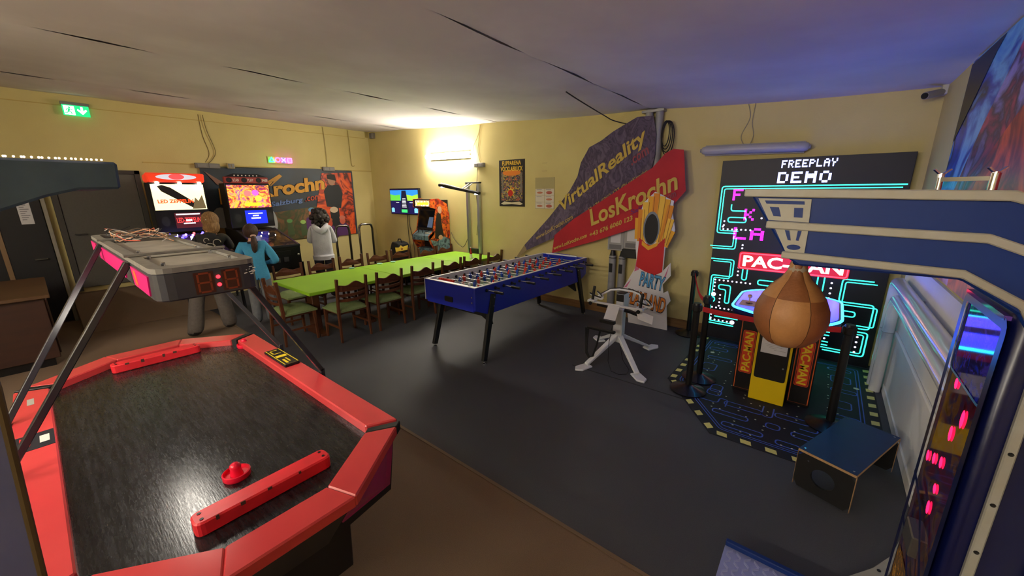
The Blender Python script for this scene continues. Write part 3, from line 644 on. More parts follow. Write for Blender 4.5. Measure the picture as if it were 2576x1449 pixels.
pc = thing('maze_arcade_cabinet', 'black and yellow arcade cabinet with a glowing blue control deck', 'arcade machine', (-.19, 4.45, 0))
ORG = M('orange frame print', (226, 104, 44), .5); CBK = M('cabinet black', (14, 13, 16), .4)
for x0, x1 in ((-.50, -.33), (-.05, .12)):
    p = build(MB().box(x0, x1, 4.16, 4.80, .006, .80), 'pillar', CBK, pc, .004)
    f = FR((x0, 4.16, 0), (1, 0, 0), (0, 0, 1)); ww = x1-x0
    build(MB().ribbon(f, [(.012, .03), (ww-.012, .03), (ww-.012, .78), (.012, .78)], .007, .0015, True), 'frame_print', ORG, p)
    build(MB().poly(f, rnd([(.03, .20), (ww-.03, .20), (ww-.03, .64), (.03, .64)], .02, 3, True), .0015), 'title_patch', M('orange red patch', (216, 70, 32), .5), p)
    build(MB().ribbon(f, rnd([(.038, .208), (ww-.038, .208), (ww-.038, .632), (.038, .632)], .02, 3, True), .004, .0022, True), 'title_outline', CBK, p)
    tf = FR((x0, 4.16, 0), (0, 0, 1), (-1, 0, 0)) if x0 < -.3 else FR((x0, 4.16, 0), (0, 0, -1), (1, 0, 0))
    if x0 < -.3: text('PAC-MAN', tf, .40, .07, M('yellow letter', (232, 206, 40), .5), p, a=.22, b=-.12, bold=.03, d=.003)
    else: text('PAC-MAN', tf, .40, .07, M('yellow letter', (232, 206, 40), .5), p, a=-.62, b=.05, bold=.03, d=.003)
mid = build(MB().box(-.345, -.065, 4.04, 4.80, .006, .78), 'door_bay', M('cabinet yellow', (240, 206, 10), .4), pc, .004)
dr = build(MB().prism(rnd([(-.325, .24), (-.083, .24), (-.083, .79), (-.325, .79)], .02, 3, True), 4.026, 4.042, 'y'), 'coin_door', CBK, mid, .003)
build(MB().cyl((-.11, 4.028, .38), (-.11, 4.018, .38), .008, n=12), 'lock', CHR, dr)
build(MB().box(-.30, -.10, 4.021, 4.025, .50, .66), 'paper_notice', M('white paper', (222, 222, 228), .7), dr)
pf = FR((-.30, 4.021, .50), (1, 0, 0), (0, 0, 1)); mb = MB()
for k, (a, b_) in enumerate(((.07, .13), (.03, .17), (.04, .16), (.06, .12), (.10, .19))): mb.rect(pf, a, b_, .10-.015*k, .102-.015*k, .001)
build(mb, 'print_line', M('grey print', (130, 130, 140), .6), dr)
deck = [(-.60, 4.13), (-.61, 4.82), (-.45, 5.04), (.07, 5.06), (.24, 4.92), (.23, 4.16), (.12, 3.96), (-.32, 3.96)]
dk = build(MB().prism(rnd(deck, .08, 3, True), .80, .865), 'control_deck', M('navy deck edge', (16, 20, 60), .4), pc, .004)
build(MB().prism([(-.185+(x+.185)*.94, 4.47+(y-4.47)*.95) for x, y in rnd(deck, .08, 3, True)], .865, .869), 'deck_top', M('blue lit acrylic', (40, 50, 210), .25, em=(36, 48, 230), es=4.0), dk)
build(MB().tube([(x, y, .862) for x, y in rnd(deck, .08, 3, True)+[rnd(deck, .08, 3, True)[0]]], .011, 6), 'edge_light', M('cyan deck edge led', (40, 170, 255), .4, em=(40, 175, 255), es=6), dk)
js = build(MB().box(-.55, -.40, 4.18, 4.40, .869, .875), 'joystick_plate', M('beige metal', (186, 170, 150), .4), dk, .002)
build(MB().cyl((-.475, 4.29, .875), (-.475, 4.29, .879), .03, n=18), 'dust_washer', CBK, js)
build(MB().cyl((-.475, 4.29, .875), (-.475, 4.29, .93), .007, n=8).ball((-.475, 4.29, .945), .02, 12, 8), 'joystick', M('amber ball', (226, 160, 80), .3), js, smooth=True)
for x, y, c in ((.02, 4.16, (220, 220, 225)), (.09, 4.22, (210, 40, 40)), (-.02, 4.75, (210, 40, 40)), (.10, 4.70, (220, 220, 225))):
    build(MB().cyl((x, y, .869), (x, y, .880), .018, n=14), 'push_button', M('button %d' % c[1], c, .3), dk)
build(MB().box(-.42, -.14, 4.42, 4.60, .869, .873), 'instruction_card', M('navy card', (20, 22, 80), .5), dk)
# ---- floor mat
mt = thing('maze_floor_mat', 'dark floor mat printed with a blue maze and a yellow dashed border', 'mat', (-.22, 4.4, 0))
mo = [(-1.08, 5.56), (-1.08, 3.98), (-.50, 3.20), (.18, 3.20), (.62, 3.95), (.62, 5.56)]
build(MB().prism(mo, 0, .005), 'mat_body', M('mat rubber', (12, 13, 24), .7, vary=(200, (18, 20, 34), .3)), mt)
mf = FR((0, 0, .005), (1, 0, 0), (0, 1, 0)); BLN = M('blue mat print', (66, 98, 205), .6)
YDS = M('yellow dash print', (222, 216, 130), .6)
for i in range(len(mo)):
    a, b = Vector(mo[i]), Vector(mo[(i+1) % 6]); L_ = (b-a).length; e = (b-a)/L_; nn = Vector((-e.y, e.x)); k = int(L_/.17)
    if i == 5: continue
    for q in range(k):
        s0 = a+e*(L_*(q+.25)/k)+nn*.012; s1 = s0+e*.075; w_ = nn*.055
        build(MB().poly(mf, [tuple(s0+e*.012), tuple(s1+e*.012), tuple(s1+w_), tuple(s0+w_)], .001), 'border_dash', YDS, mt)
def ml(pts, closed=False, w_=.011):
    build(MB().ribbon(mf, rnd(pts, .035, 3, closed), w_, .0012, closed), 'mat_line', BLN, mt)
for off in (.11, .135):
    q = inset(mo[::-1], off)
    ml(q[:], True, .008)
for (cx_, cy_, w_, h_) in ((-.82, 5.15, .20, .09), (-.75, 4.85, .25, .08), (-.80, 4.55, .14, .2), (-.78, 4.22, .22, .07), (-.62, 3.95, .12, .12), (-.35, 3.80, .30, .08), (.02, 3.85, .25, .08), (-.42, 3.60, .28, .07), (-.10, 3.62, .10, .09), (.12, 3.60, .18, .08),
                          (-.30, 3.42, .30, .07), (.02, 3.40, .16, .07), (.32, 3.85, .14, .10), (.38, 4.15, .2, .08), (.36, 4.42, .14, .16), (.38, 4.75, .2, .08), (.36, 5.05, .16, .18), (-.62, 4.05, .10, .16), (-.78, 5.36, .26, .07), (.35, 5.33, .2, .07)):
    ml([(cx_-w_/2, cy_-h_/2), (cx_+w_/2, cy_-h_/2), (cx_+w_/2, cy_+h_/2), (cx_-w_/2, cy_+h_/2)], True)
ml([(-.70, 3.75), (-.55, 3.75), (-.55, 3.86), (-.48, 3.86), (-.48, 3.72)]); ml([(-.2, 3.95), (-.2, 3.76), (-.12, 3.76), (-.12, 3.95)]); ml([(.2, 3.95), (.2, 3.72), (.08, 3.72)])
WD = M('pale dot print', (206, 210, 190), .6); mb = MB()
for i in range(22):
    for j in range(32):
        x, y = -1.0+.07*i, 3.3+.07*j
        if (i*7+j*3) % 4 < 2 and (i % 3 == 0 or j % 4 == 1):
            ins = all((Vector((b_[0]-a_[0], b_[1]-a_[1])).x*(y-a_[1])-(b_[1]-a_[1])*(x-a_[0])) > .17*math.hypot(b_[0]-a_[0], b_[1]-a_[1]) for a_, b_ in zip(mo, mo[1:]+mo[:1]))
            if ins: mb.disc(mf, x, y, .0085, d=.0015, n=6)
build(mb, 'mat_dots', WD, mt, kind='stuff')
for x, y in ((-.86, 5.0), (.48, 4.9)): build(MB().disc(mf, x, y, .024, d=.0016, n=12), 'mat_dot', WD, mt)
# ================================================================ ROPE POSTS
def post(x, y, label, z=0.0, h=.91):
    p = thing('barrier_post', label, 'barrier post', (x, y, z), 0, 'black belt barrier posts')
    build(MB().lathe([(0, 0), (.165, 0), (.168, .012), (.13, .028), (.06, .05), (.036, .062), (0, .062)], (x, y, z), 32), 'base', M('post base gloss', (20, 20, 24), .3, coat=.3), p, smooth=True)
    build(MB().cyl((x, y, z+.05), (x, y, z+h-.05), .030, n=20), 'pole', M('post black', (16, 16, 18), .4), p, smooth=True)
    hd_ = build(MB().lathe([(0, h-.085), (.034, h-.085), (.036, h-.08), (.036, h-.012), (.032, h), (0, h)], (x, y, z), 20), 'head', BLK, p, smooth=True)
    build(MB().box(x-.018, x+.018, y-.045, y+.045, z+h-.075, z+h-.02).box(x-.045, x+.045, y-.018, y+.018, z+h-.075, z+h-.02), 'belt_slot', BLK, hd_, .003)
    return p
post(-.84, 3.84, 'black belt post on the mat border beside another post', .005)
post(-.82, 4.18, 'black belt post joined by a sagging red belt to the wall post', .005)
post(-1.28, 5.50, 'black belt post by the wall between cutout stand and display')
post(.27, 3.92, 'black belt post behind the wooden step box', .005)
RB = M('red belt webbing', (196, 24, 44), .7, vary=(40, (180, 18, 36), .3))
def belt(p0, p1, sag, label):
    mb = MB(); vs = []; n_ = 16
    d = (Vector(p1)-Vector(p0)); nn = Vector((-d.y, d.x, 0)).normalized()*.001
    for i in range(n_+1):
        t = i/n_; q = Vector(p0).lerp(Vector(p1), t); q.z -= sag*4*t*(1-t)
        for s_ in (-1, 1):
            for zz in (-.024, .024): vs.append(tuple(q+nn*s_+Vector((0, 0, zz))))
    fs = []
    for i in range(n_):
        a = 4*i; fs += [(a, a+1, a+5, a+4), (a+2, a+6, a+7, a+3), (a, a+4, a+6, a+2), (a+1, a+3, a+7, a+5)]
    o = build(mb.add(vs, fs), 'barrier_belt', RB, None); at_base(o); tag(o, label, 'belt', 'red barrier belts')
belt((-.79, 3.845, .862), (.22, 3.915, .862), .03, 'red belt stretched in front of the arcade cabinet')
belt((-1.26, 5.45, .86), (-.84, 4.23, .862), .10, 'red belt sagging from the wall post to its neighbour')

# ================================================================ WOODEN STEP BOX
a_ = math.atan2(3.51-2.82, .61-.35)
sbx = thing('step_box', 'low plywood step box with a blue top and a round hole', 'step', (.35, 3.22, .005), a_-PI/2)
PLY = M('plywood edge', (190, 152, 110), .7, vary=(6, (170, 132, 92), .3), scale3=(1, 1, 20)); STB = M('blue coated ply', (18, 38, 84), .4, vary=(8, (22, 46, 98), .3)); STK = M('black coated ply', (20, 19, 20), .5)
W2, L2, HZ2 = .155, .36, .275
tpb = build(MB().box(-W2, W2, -L2, L2, HZ2-.018, HZ2-.002), 'top_board', PLY, sbx, local=True)
build(MB().box(-W2+.001, W2-.001, -L2+.001, L2-.001, HZ2-.002, HZ2), 'top_film', STB, tpb, local=True)
for x in (-.13, .13):
    for y in (-.33, .33): build(MB().cyl((x, y, HZ2), (x, y, HZ2+.002), .006, n=10), 'screw', CHR, tpb, local=True)
ring = [(.065*math.cos(2*PI*i/24), .13+.065*math.sin(2*PI*i/24)) for i in range(24)]
sq = []
for i in range(24):
    c, s = math.cos(2*PI*i/24), math.sin(2*PI*i/24); k = min((W2-.001)/abs(c) if abs(c) > 1e-6 else 9, (.125 if s > 0 else .128)/abs(s) if abs(s) > 1e-6 else 9); sq.append((c*k, .13+s*k))
for y in (-L2+.009, L2-.009):
    vs = []; 
    for yy in (y-.008, y+.008): vs += [(p[0], yy, p[1]) for p in ring]+[(p[0], yy, p[1]) for p in sq]
    fs = []
    for i in range(24):
        j = (i+1) % 24
        fs += [(i, j, 24+j, 24+i), (48+i, 72+i, 72+j, 48+j), (i, 48+i, 48+j, j), (24+i, 24+j, 72+j, 72+i)]
    e = build(MB().add(vs, fs), 'end_board', STK, sbx, local=True)
    for q_ in (W2, -W2): build(MB().box(q_-.001, q_+.001, y-.008, y+.008, .002, HZ2-.02), 'raw_edge', PLY, e, local=True)
    build(MB().cyl((-.09, y-.010, .215), (-.09, y+.010, .215), .005, n=8), 'screw', CHR, e, local=True)

# ================================================================ PIPES ON THE RIGHT WALL
WP = M('white pipe lagging', (222, 224, 228), .2, coat=.4)
for (r_, xx, zt, yd, lab) in ((.05, .615, 1.10, 5.13, 'upper thick white pipe running along wall and down to floor'), (.045, .615, .965, 4.98, 'lower thick white pipe running along wall under the other')):
    p = thing('heating_pipe', lab, 'pipe', (xx, yd, 0), 0)
    pts = [(xx, yd, 0), (xx, yd, zt-.12), (xx, yd-.01, zt-.06), (xx, yd-.05, zt-.015), (xx, yd-.12, zt), (xx, 4, zt), (xx, 2.2, zt), (xx+.01, 2.13, zt), (xx+.03, 2.1, zt)]
    build(MB().tube(pts, r_, 16, True), 'pipe_run', WP, p, smooth=True)
    build(MB().cyl((xx, yd, .62), (xx, yd, .625), r_+.004, n=16), 'joint_band', M('grey band', (170, 172, 176), .4), p)
    for yy in (4.2, 2.6): build(MB().box(xx-.01, .681, yy-.012, yy+.012, zt-.012, zt+.012), 'wall_bracket', M('bracket zinc', (150, 150, 150), .4, metal=.7), p)
# small security camera
sc = thing('security_camera', 'small grey bullet security camera under the ceiling corner', 'camera', (.60, 5.55, 2.78))
build(MB().cyl((.66, 5.60, 2.83), (.54, 5.44, 2.79), .032, n=16), 'camera_body', M('camera grey', (150, 148, 150), .4), sc, smooth=True)
build(MB().cyl((.545, 5.447, 2.792), (.535, 5.434, 2.788), .026, n=16), 'lens', BLK, sc)
build(MB().cyl((.62, 5.55, 2.82), (.68, 5.62, 2.86), .014, n=10).box(.66, .70, 5.58, 5.68, 2.81, 2.90), 'mount', M('white plastic', (206, 206, 204), .4), sc, .004)

# ================================================================ WHITE FLYING SIMULATOR STAND
WH = M('white powder coat', (226, 228, 234), .35); dn = thing('flight_simulator', 'white four-footed simulator stand with black grips and hanging straps', 'simulator', (-1.74, 4.16, 0))
hub = Vector((-1.74, 4.17, 0)); feet = [(-1.95, 3.52), (-1.23, 3.70), (-1.46, 4.80), (-2.26, 4.62)]
build(MB().prism([(hub.x-.055, hub.y-.055), (hub.x+.055, hub.y-.055), (hub.x+.055, hub.y+.055), (hub.x-.055, hub.y+.055)], .20, .62), 'column', WH, dn, .012)
for fx, fy in feet:
    d_ = (Vector((fx, fy, 0))-hub); l_ = d_.length; d_.normalize(); n_ = Vector((-d_.y, d_.x, 0))
    lg = build(MB().bar(hub+d_*.03+Vector((0, 0, .28)), hub+d_*(l_-.17)+Vector((0, 0, .035)), .065, .05, w1=.055, h1=.03), 'leg', WH, dn, .006)
    fp = [hub+d_*(l_-.22)+n_*.055, hub+d_*(l_-.06)+n_*.06, hub+d_*l_, hub+d_*(l_-.06)-n_*.06, hub+d_*(l_-.22)-n_*.055]
    build(MB().prism([(p.x, p.y) for p in fp], 0, .022), 'foot', WH, lg, .006)
head = build(MB().prism([(hub.x-.05, hub.y-.02), (hub.x+.05, hub.y-.02), (hub.x+.045, hub.y+.14), (hub.x-.045, hub.y+.14)], .60, .79), 'head_block', WH, dn, .012)
build(MB().box(hub.x-.045, hub.x+.045, hub.y-.022, hub.y-.018, .70, .785).box(hub.x-.045, hub.x+.045, hub.y-.02, hub.y+.10, .79, .80), 'head_pad', BLK, head, .004)
arc = [(-2.12, 4.16, .64), (-2.02, 4.22, .72), (-1.92, 4.28, .79), (-1.82, 4.31, .805), (-1.66, 4.31, .805), (-1.56, 4.28, .79), (-1.48, 4.22, .73), (-1.44, 4.18, .66)]
ac = build(MB().tube(arc, .014, 8), 'arc_frame', WH, dn, smooth=True)
build(MB().tube([(x, y, z+.014) for x, y, z in arc[1:-1]], .008, 6), 'arc_pad', BLK, ac)
bar = build(MB().box(-2.10, -1.42, 4.03, 4.07, .665, .682), 'cross_bar', WH, dn, .003)
for x in (-2.04, -1.46):
    g = build(MB().box(x-.045, x+.045, 4.0, 4.10, .682, .70), 'grip_plate', WH, bar, .004)
    build(MB().cyl((x, 4.05, .70), (x+.01, 4.07, .86), .016, n=12), 'grip', BLK, g, smooth=True)
    cr = [(x-.05+.16*math.sin(t*PI/10*.8), 4.08, .72+.07*(1-math.cos((t-4)*PI/12))) for t in range(11)]
    build(MB().tube(cr, [.010+.010*math.sin(PI*i/10) for i in range(11)], 6), 'arm_cradle', WH, g, smooth=True)
    build(MB().tube([(a, b-.01, c+.014) for a, b, c in cr], .008, 6), 'cradle_pad', BLK, g)
    build(MB().cyl((x, 3.99, .665), (x, 4.0, .665), .022, n=14), 'pivot', BLK, g)
build(MB().hexa([(-1.83, 4.03, .67), (-1.69, 4.03, .67), (-1.67, 3.88, .545), (-1.81, 3.88, .545), (-1.83, 4.05, .69), (-1.69, 4.05, .69), (-1.67, 3.90, .565), (-1.81, 3.90, .565)]), 'knee_plate', WH, dn, .005)
build(MB().hexa([(-1.52, 4.08, .65), (-1.30, 4.02, .63), (-1.28, 3.94, .57), (-1.46, 4.00, .58), (-1.52, 4.09, .66), (-1.30, 4.03, .64), (-1.28, 3.95, .58), (-1.46, 4.01, .59)]), 'wing_plate', WH, dn, .003)
build(MB().bar((-2.05, 4.2, .60), (-1.40, 4.15, .59), .03, .03).bar((-1.70, 4.2, .60), (-1.38, 4.1, .575), .05, .03), 'linkage', BLK, dn, .004)
hs = build(MB().bar((-1.84, 3.86, .53), (-1.66, 3.86, .53), .05, .04).bar((-1.96, 3.80, .44), (-1.62, 3.78, .45), .045, .03), 'headset_rest', BLK, dn, .006)
ST = M('black strap', (14, 14, 16), .8)
for pts in ([(-1.95, 3.80, .44), (-1.95, 3.78, .30), (-1.94, 3.76, .16), (-1.90, 3.75, .10), (-1.86, 3.76, .12), (-1.83, 3.78, .25), (-1.80, 3.80, .44)],
            [(-1.98, 3.80, .43), (-1.97, 3.79, .25), (-1.95, 3.77, .13), (-1.90, 3.755, .085)]):
    build(MB().tube(pts, .011, 6), 'strap', ST, hs)
build(MB().tube([(-1.68, 3.84, .50), (-1.70, 3.82, .30), (-1.68, 3.78, .10), (-1.62, 3.74, .012), (-1.52, 3.72, .008), (-1.46, 3.78, .008), (-1.48, 3.90, .008), (-1.60, 4.0, .06), (-1.70, 4.1, .25)], .0035, 5), 'cable', BLK, dn)
# ================================================================ DINING TABLES AND CHAIRS
LIME = M('lime green table top', (142, 196, 40), .45, vary=(3, (132, 186, 36), .3)); WOOD = M('dark stained wood', (84, 46, 24), .45, vary=(5, (66, 34, 17), .25), scale3=(6, 6, 1))
tabs = [(2.02, 3.345, 'lime green dining table at the chair-headed end of the row'), (3.351, 4.67, 'lime green dining table in the middle of the row'), (4.676, 5.565, 'lime green dining table by the wall with a small gnome on it')]
for y0, y1, lab in tabs:
    t = thing('dining_table', lab, 'table', (-5.475, (y0+y1)/2, 0), 0, 'lime green dining tables')
    build(MB().box(-6.05, -4.90, y0, y1, .695, .74), 'table_top', LIME, t, .005)
    for yy in (y0+.28, y1-.28):
        build(MB().box(-5.80, -5.15, yy-.035, yy+.035, .60, .695), 'cross_beam', WOOD, t, .004)
        build(MB().box(-5.56, -5.39, yy-.05, yy+.05, .07, .60), 'leg', WOOD, t, .006)
        build(MB().prism([(-5.70, 0), (-5.25, 0), (-5.25, .04), (-5.37, .08), (-5.58, .08), (-5.70, .04)], yy-.045, yy+.045, 'y'), 'foot', WOOD, t, .004)
    build(MB().box(-5.50, -5.45, y0+.33, y1-.33, .25, .33), 'stretcher', WOOD, t, .003)
CUSH = M('sage green upholstery', (128, 146, 96), .85, vary=(60, (112, 130, 82), .35), bump=(200, .3))
CW = M('brown chair wood', (96, 52, 26), .4, vary=(7, (74, 38, 18), .25), scale3=(8, 8, 1.2))
c0 = thing('dining_chair', 'x', 'chair', (0, 0, 0), 0, 'brown dining chairs with sage seats')
for s in (-1, 1):
    build(MB().bar((s*.205, -.20, .44), (s*.205, -.235, .87), .032, .04, (0, 1, 0)).bar((s*.205, -.20, .46), (s*.215, -.225, 0), .034, .042, (0, 1, 0), .026, .03), 'back_post', CW, c0, .004)
    build(MB().bar((s*.20, .185, .43), (s*.205, .195, 0), .042, .042, (0, 1, 0), .028, .028), 'leg', CW, c0, .004)
    build(MB().bar((s*.205, -.20, .20), (s*.205, .185, .20), .018, .026), 'side_stretcher', CW, c0)
build(MB().box(-.20, .20, -.19, .19, .375, .425), 'seat_frame', CW, c0, .004)
mb = MB(); vs = []; k = 8
for i in range(k+1):
    for j in range(k+1):
        u, v = i/k*2-1, j/k*2-1; vs.append((u*.222, v*.215+.01, .425+.055*(1-abs(u)**4)**.5*(1-abs(v)**4)**.5+.004))
mb.add(vs, [(i*(k+1)+j, (i+1)*(k+1)+j, (i+1)*(k+1)+j+1, i*(k+1)+j+1) for i in range(k) for j in range(k)])
mb.box(-.222, .222, -.205, .225, .405, .43)
build(mb, 'seat_cushion', CUSH, c0, smooth=True)
tr = [(-.19, .70)]+[(-.19+.38*i/14, .765+.035*math.sin(PI*i/14)**2+.020*math.cos(2*PI*i/14*1.5)) for i in range(15)]+[(.19, .70)]
tr += [(.19-.38*i/10, .70-.012*math.sin(PI*i/10)) for i in range(1, 10)]
mb = MB().prism(tr, -.010, .010, 'y'); mb.v = [(x, y-.224-(.02*(1-(x/.19)**2)), z) for x, y, z in mb.v]
build(mb, 'top_rail', CW, c0)
for zz in (.645, .575):
    mb = MB(); vs = []
    for i in range(11):
        x = -.19+.38*i/10; yy = -.208-.02*(1-(x/.19)**2)-(zz-.5)*.07; d_ = -.012*(1-(x/.19)**2)
        vs += [(x, yy-.007, zz-.018+d_), (x, yy+.007, zz-.018+d_), (x, yy+.007, zz+.018+d_), (x, yy-.007, zz+.018+d_)]
    build(mb.add(vs, [(4*i+a, 4*i+(a+1) % 4, 4*i+4+(a+1) % 4, 4*i+4+a) for i in range(10) for a in range(4)]+[(3, 2, 1, 0), (40, 41, 42, 43)]), 'back_slat', CW, c0)
chairs = [(-5.04, 2.54, PI/2, 'first brown dining chair from the head chair on the foosball side'),
          (-5.04, 3.12, PI/2, 'second brown dining chair from the head chair on the foosball side'),
          (-5.05, 3.73, PI/2, 'third brown dining chair from the head chair on the foosball side'),
          (-5.05, 4.34, PI/2, 'fourth brown dining chair from the head chair on the foosball side'),
          (-5.05, 4.84, PI/2, 'fifth brown dining chair from the head chair on the foosball side, near the gnome'),
          (-5.04, 5.42, PI/2+.08, 'brown dining chair pushed close to the yellow wall on the foosball side'),
          (-6.30, 2.42, -PI/2, 'brown dining chair on the pinball side, first from the head chair'),
          (-6.31, 2.96, -PI/2, 'brown dining chair on the pinball side, in front of the white hoodie'),
          (-6.33, 3.50, -PI/2, 'third brown dining chair from the head chair on the pinball side'),
          (-6.32, 4.03, -PI/2, 'brown dining chair on the pinball side in front of the chrome trolley'),
          (-6.31, 4.53, -PI/2, 'brown dining chair with a yellow paper crown on its backrest'),
          (-6.06, 5.0, -PI/2, 'brown dining chair in front of the upright arcade machine'),
          (-6.05, 5.46, -PI/2, 'brown dining chair between the arcade machine and the lime table by the wall'),
          (-5.47, 2.02, 0, 'brown dining chair alone at the head of the lime table')]
for i, (x, y, r, lab) in enumerate(chairs):
    if i == 0:
        c0.location = (x, y, 0); c0.rotation_euler = (0, 0, r); c0['label'] = lab; WM[c0.name] = Matrix.Translation((x, y, 0)) @ Matrix.Rotation(r, 4, 'Z')
    else: copy_tree(c0, (x, y, 0), r, label=lab)
# paper crown, gnome, added glint dishes on the far tables
GOLD = M('yellow paper', (232, 190, 70), .7)
cr = thing('paper_crown', 'yellow paper crown with a red star hung on a chair back', 'crown', (-6.50, 4.58, .80))
cp = [(-.14, 0), (-.15, .085), (-.06, .075), (-.02, .115), (.03, .08), (.15, .10), (.13, .01)]
build(MB().prism([(4.53+a, .83+b) for a, b in cp], -6.505+.03, -6.50+.03, 'x'), 'crown_band', GOLD, cr)
stf = FR((-6.47, 4.53, .87), (0, 1, 0), (0, 0, 1))
build(MB().poly(stf, [((.032 if i % 2 == 0 else .013)*math.sin(PI*i/5), (.032 if i % 2 == 0 else .013)*math.cos(PI*i/5)) for i in range(10)], .002), 'star', M('dark red star', (140, 30, 26), .6), cr)
gn = thing('gnome_figure', 'small red and white gnome figure standing on the lime table', 'figurine', (-5.16, 5.14, .74))
build(MB().lathe([(0, 0), (.028, 0), (.030, .02), (.026, .06), (.018, .08), (0, .085)], (-5.16, 5.14, .74), 14), 'body', M('gnome white', (226, 222, 216), .7), gn, smooth=True)
build(MB().lathe([(0, .075), (.026, .075), (.020, .11), (.010, .16), (.003, .19), (0, .195)], (-5.16, 5.14, .74), 14), 'hat', M('gnome red', (176, 34, 24), .7), gn, smooth=True)
build(MB().ball((-5.16, 5.14, .94), .013, 10, 8), 'bobble', M('gnome white'), gn, smooth=True)
for x, y, lab_ in ((-6.0, 3.20, 'pale green glint dish by the seam of the first and middle lime tables'), (-6.0, 3.72, 'pale green glint dish on the middle lime table before the third chair'), (-5.98, 3.98, 'pale green glint dish on the middle lime table before the trolley chair')):
    o = build(MB().lathe([(0, 0), (.035, 0), (.05, .010), (.047, .012), (.03, .005), (0, .005)], (x, y, .74), 18), 'glint_dish', M('pale green glint', (160, 220, 190), .15), None, smooth=True)
    at_base(o); tag(o, lab_, 'dish', 'glint dishes')  # dishes added to stand for small green glints
bg = thing('equipment_bag', 'black padded bag standing behind the chair with the crown', 'bag', (-7.25, 5.05, 0))
build(MB().prism(rnd([(-7.45, 0), (-7.05, 0), (-7.06, .62), (-7.12, .88), (-7.36, .92), (-7.46, .70)], .06, 3, True), 4.90, 5.18, 'y'), 'bag_body', M('black nylon', (18, 18, 20), .7, bump=(60, .3)), bg, .02, smooth=True)
build(MB().prism(rnd([(-7.40, .12), (-7.12, .12), (-7.14, .5), (-7.38, .5)], .04, 3, True), 4.87, 4.91, 'y'), 'front_pocket', M('black nylon'), bg, .008)
build(MB().tube([(-7.33, 5.04, .90), (-7.30, 5.04, .96), (-7.22, 5.04, .965), (-7.18, 5.04, .88)], .012, 8), 'carry_handle', M('black strap'), bg)

# ================================================================ THINGS ON THE POSTER WALL
TUBE = M('lit tube diffuser', (255, 252, 244), .4, em=(255, 246, 232), es=LAMP_TUBE)
TOFF = M('unlit tube diffuser', (176, 176, 184), .35)
def tube_lamp(p0, p1, wall, mat, label, name='tube_lamp', part='diffuser'):
    p0, p1 = Vector(p0), Vector(p1); o = Vector(wall); mid = (p0+p1)/2
    t = thing(name, label, 'lamp', tuple(mid), 0, 'wall tube lamps'); d_ = (p1-p0).normalized()
    build(MB().tube([p0, p0+d_*.015, p0+d_*.05, p1-d_*.05, p1-d_*.015, p1], [.02, .042, .052, .052, .042, .02], 16), part, mat, t, smooth=True)
    build(MB().bar(p0+d_*.04+o*.045, p1-d_*.04+o*.045, .03, .13) if abs(o.y) > .5 or abs(o.x) > .5 else MB().bar(p0, p1, .05, .05), 'housing', M('grey lamp housing', (150, 150, 152), .5), t)
    for p in (p0, p1): build(MB().cyl(p-d_*.012 if p is p0 else p+d_*.012, p, .022, n=12), 'end_cap', M('grey lamp housing'), t)
    return t
tube_lamp((-6.90, 5.62, 2.69), (-5.58, 5.62, 2.67), (0, 1, 0), TUBE, 'glowing tube lamp high on the yellow wall above the television')
tube_lamp((-1.39, 5.62, 2.45), (-.27, 5.62, 2.42), (0, 1, 0), TOFF, 'unlit grey tube lamp on the wall above the maze display')
tube_lamp((-4.2, YFR+.09, 2.55), (-2.9, YFR+.09, 2.55), (0, -1, 0), TUBE, 'glowing tube lamp on the front wall facing the hockey table', 'tube_lamp_front_offscreen', 'tube_diffuser_offscreen')
tube_lamp((-1.7, YFR+.09, 2.55), (-.4, YFR+.09, 2.55), (0, -1, 0), TUBE, 'glowing tube lamp on the front wall nearer the punching machine', 'wall_lamp_front_offscreen', 'lamp_diffuser_offscreen')
def cable(pts, label, col=(120, 108, 80), r=.005, sub=6):
    P = [Vector(p) for p in pts]; out = []
    for i in range(len(P)-1):
        p0, p1, p2, p3 = P[max(i-1, 0)], P[i], P[i+1], P[min(i+2, len(P)-1)]
        for j in range(sub):
            t = j/sub; out.append(.5*((2*p1)+(p2-p0)*t+(2*p0-5*p1+4*p2-p3)*t*t+(3*p1-p0-3*p2+p3)*t**3))
    out.append(P[-1]); o = build(MB().tube(out, r, 6), 'cable', M('cable %d' % col[0], col, .5), None, smooth=True); at_base(o); tag(o, label, 'cable'); return o
cable([(-5.33, 5.68, 3.19), (-5.42, 5.68, 2.98), (-5.52, 5.68, 2.84), (-5.53, 5.67, 2.72), (-5.56, 5.65, 2.68)], 'thin beige cable feeding the glowing wall tube lamp', (170, 150, 96), .005)
cable([(-5.36, 5.69, 3.19), (-5.40, 5.69, 2.9), (-5.43, 5.69, 2.7), (-5.37, 5.69, 2.5)], 'thin beige cable dropping to the grey wall socket', (171, 150, 96), .005)
cable([(-5.45, 5.685, 2.41), (-5.47, 5.685, 2.2), (-5.50, 5.685, 1.9), (-5.47, 5.685, 1.5), (-5.52, 5.685, 1.1)], 'dark cable hanging from the wall socket behind the lamp stand', (80, 74, 60), .005)
cable([(-6.26, 5.66, 1.12), (-6.16, 5.65, .98), (-6.0, 5.65, .86), (-5.88, 5.65, .84), (-5.76, 5.65, 1.0), (-5.73, 5.65, 1.1)], 'dark cable looping from the arcade machine to the lamp stand', (82, 74, 60), .006)
cable([(-7.79, 5.68, 1.44), (-7.77, 5.66, 1.2), (-7.76, 5.66, .9), (-7.7, 5.64, .6), (-7.6, 5.6, .1)], 'black cable hanging below the television', (40, 40, 38), .008)
cable([(-7.73, 5.68, 1.44), (-7.70, 5.66, 1.2), (-7.62, 5.66, .9), (-7.50, 5.6, .5), (-7.5, 5.5, .1)], 'second black cable hanging below the television', (41, 40, 38), .008)
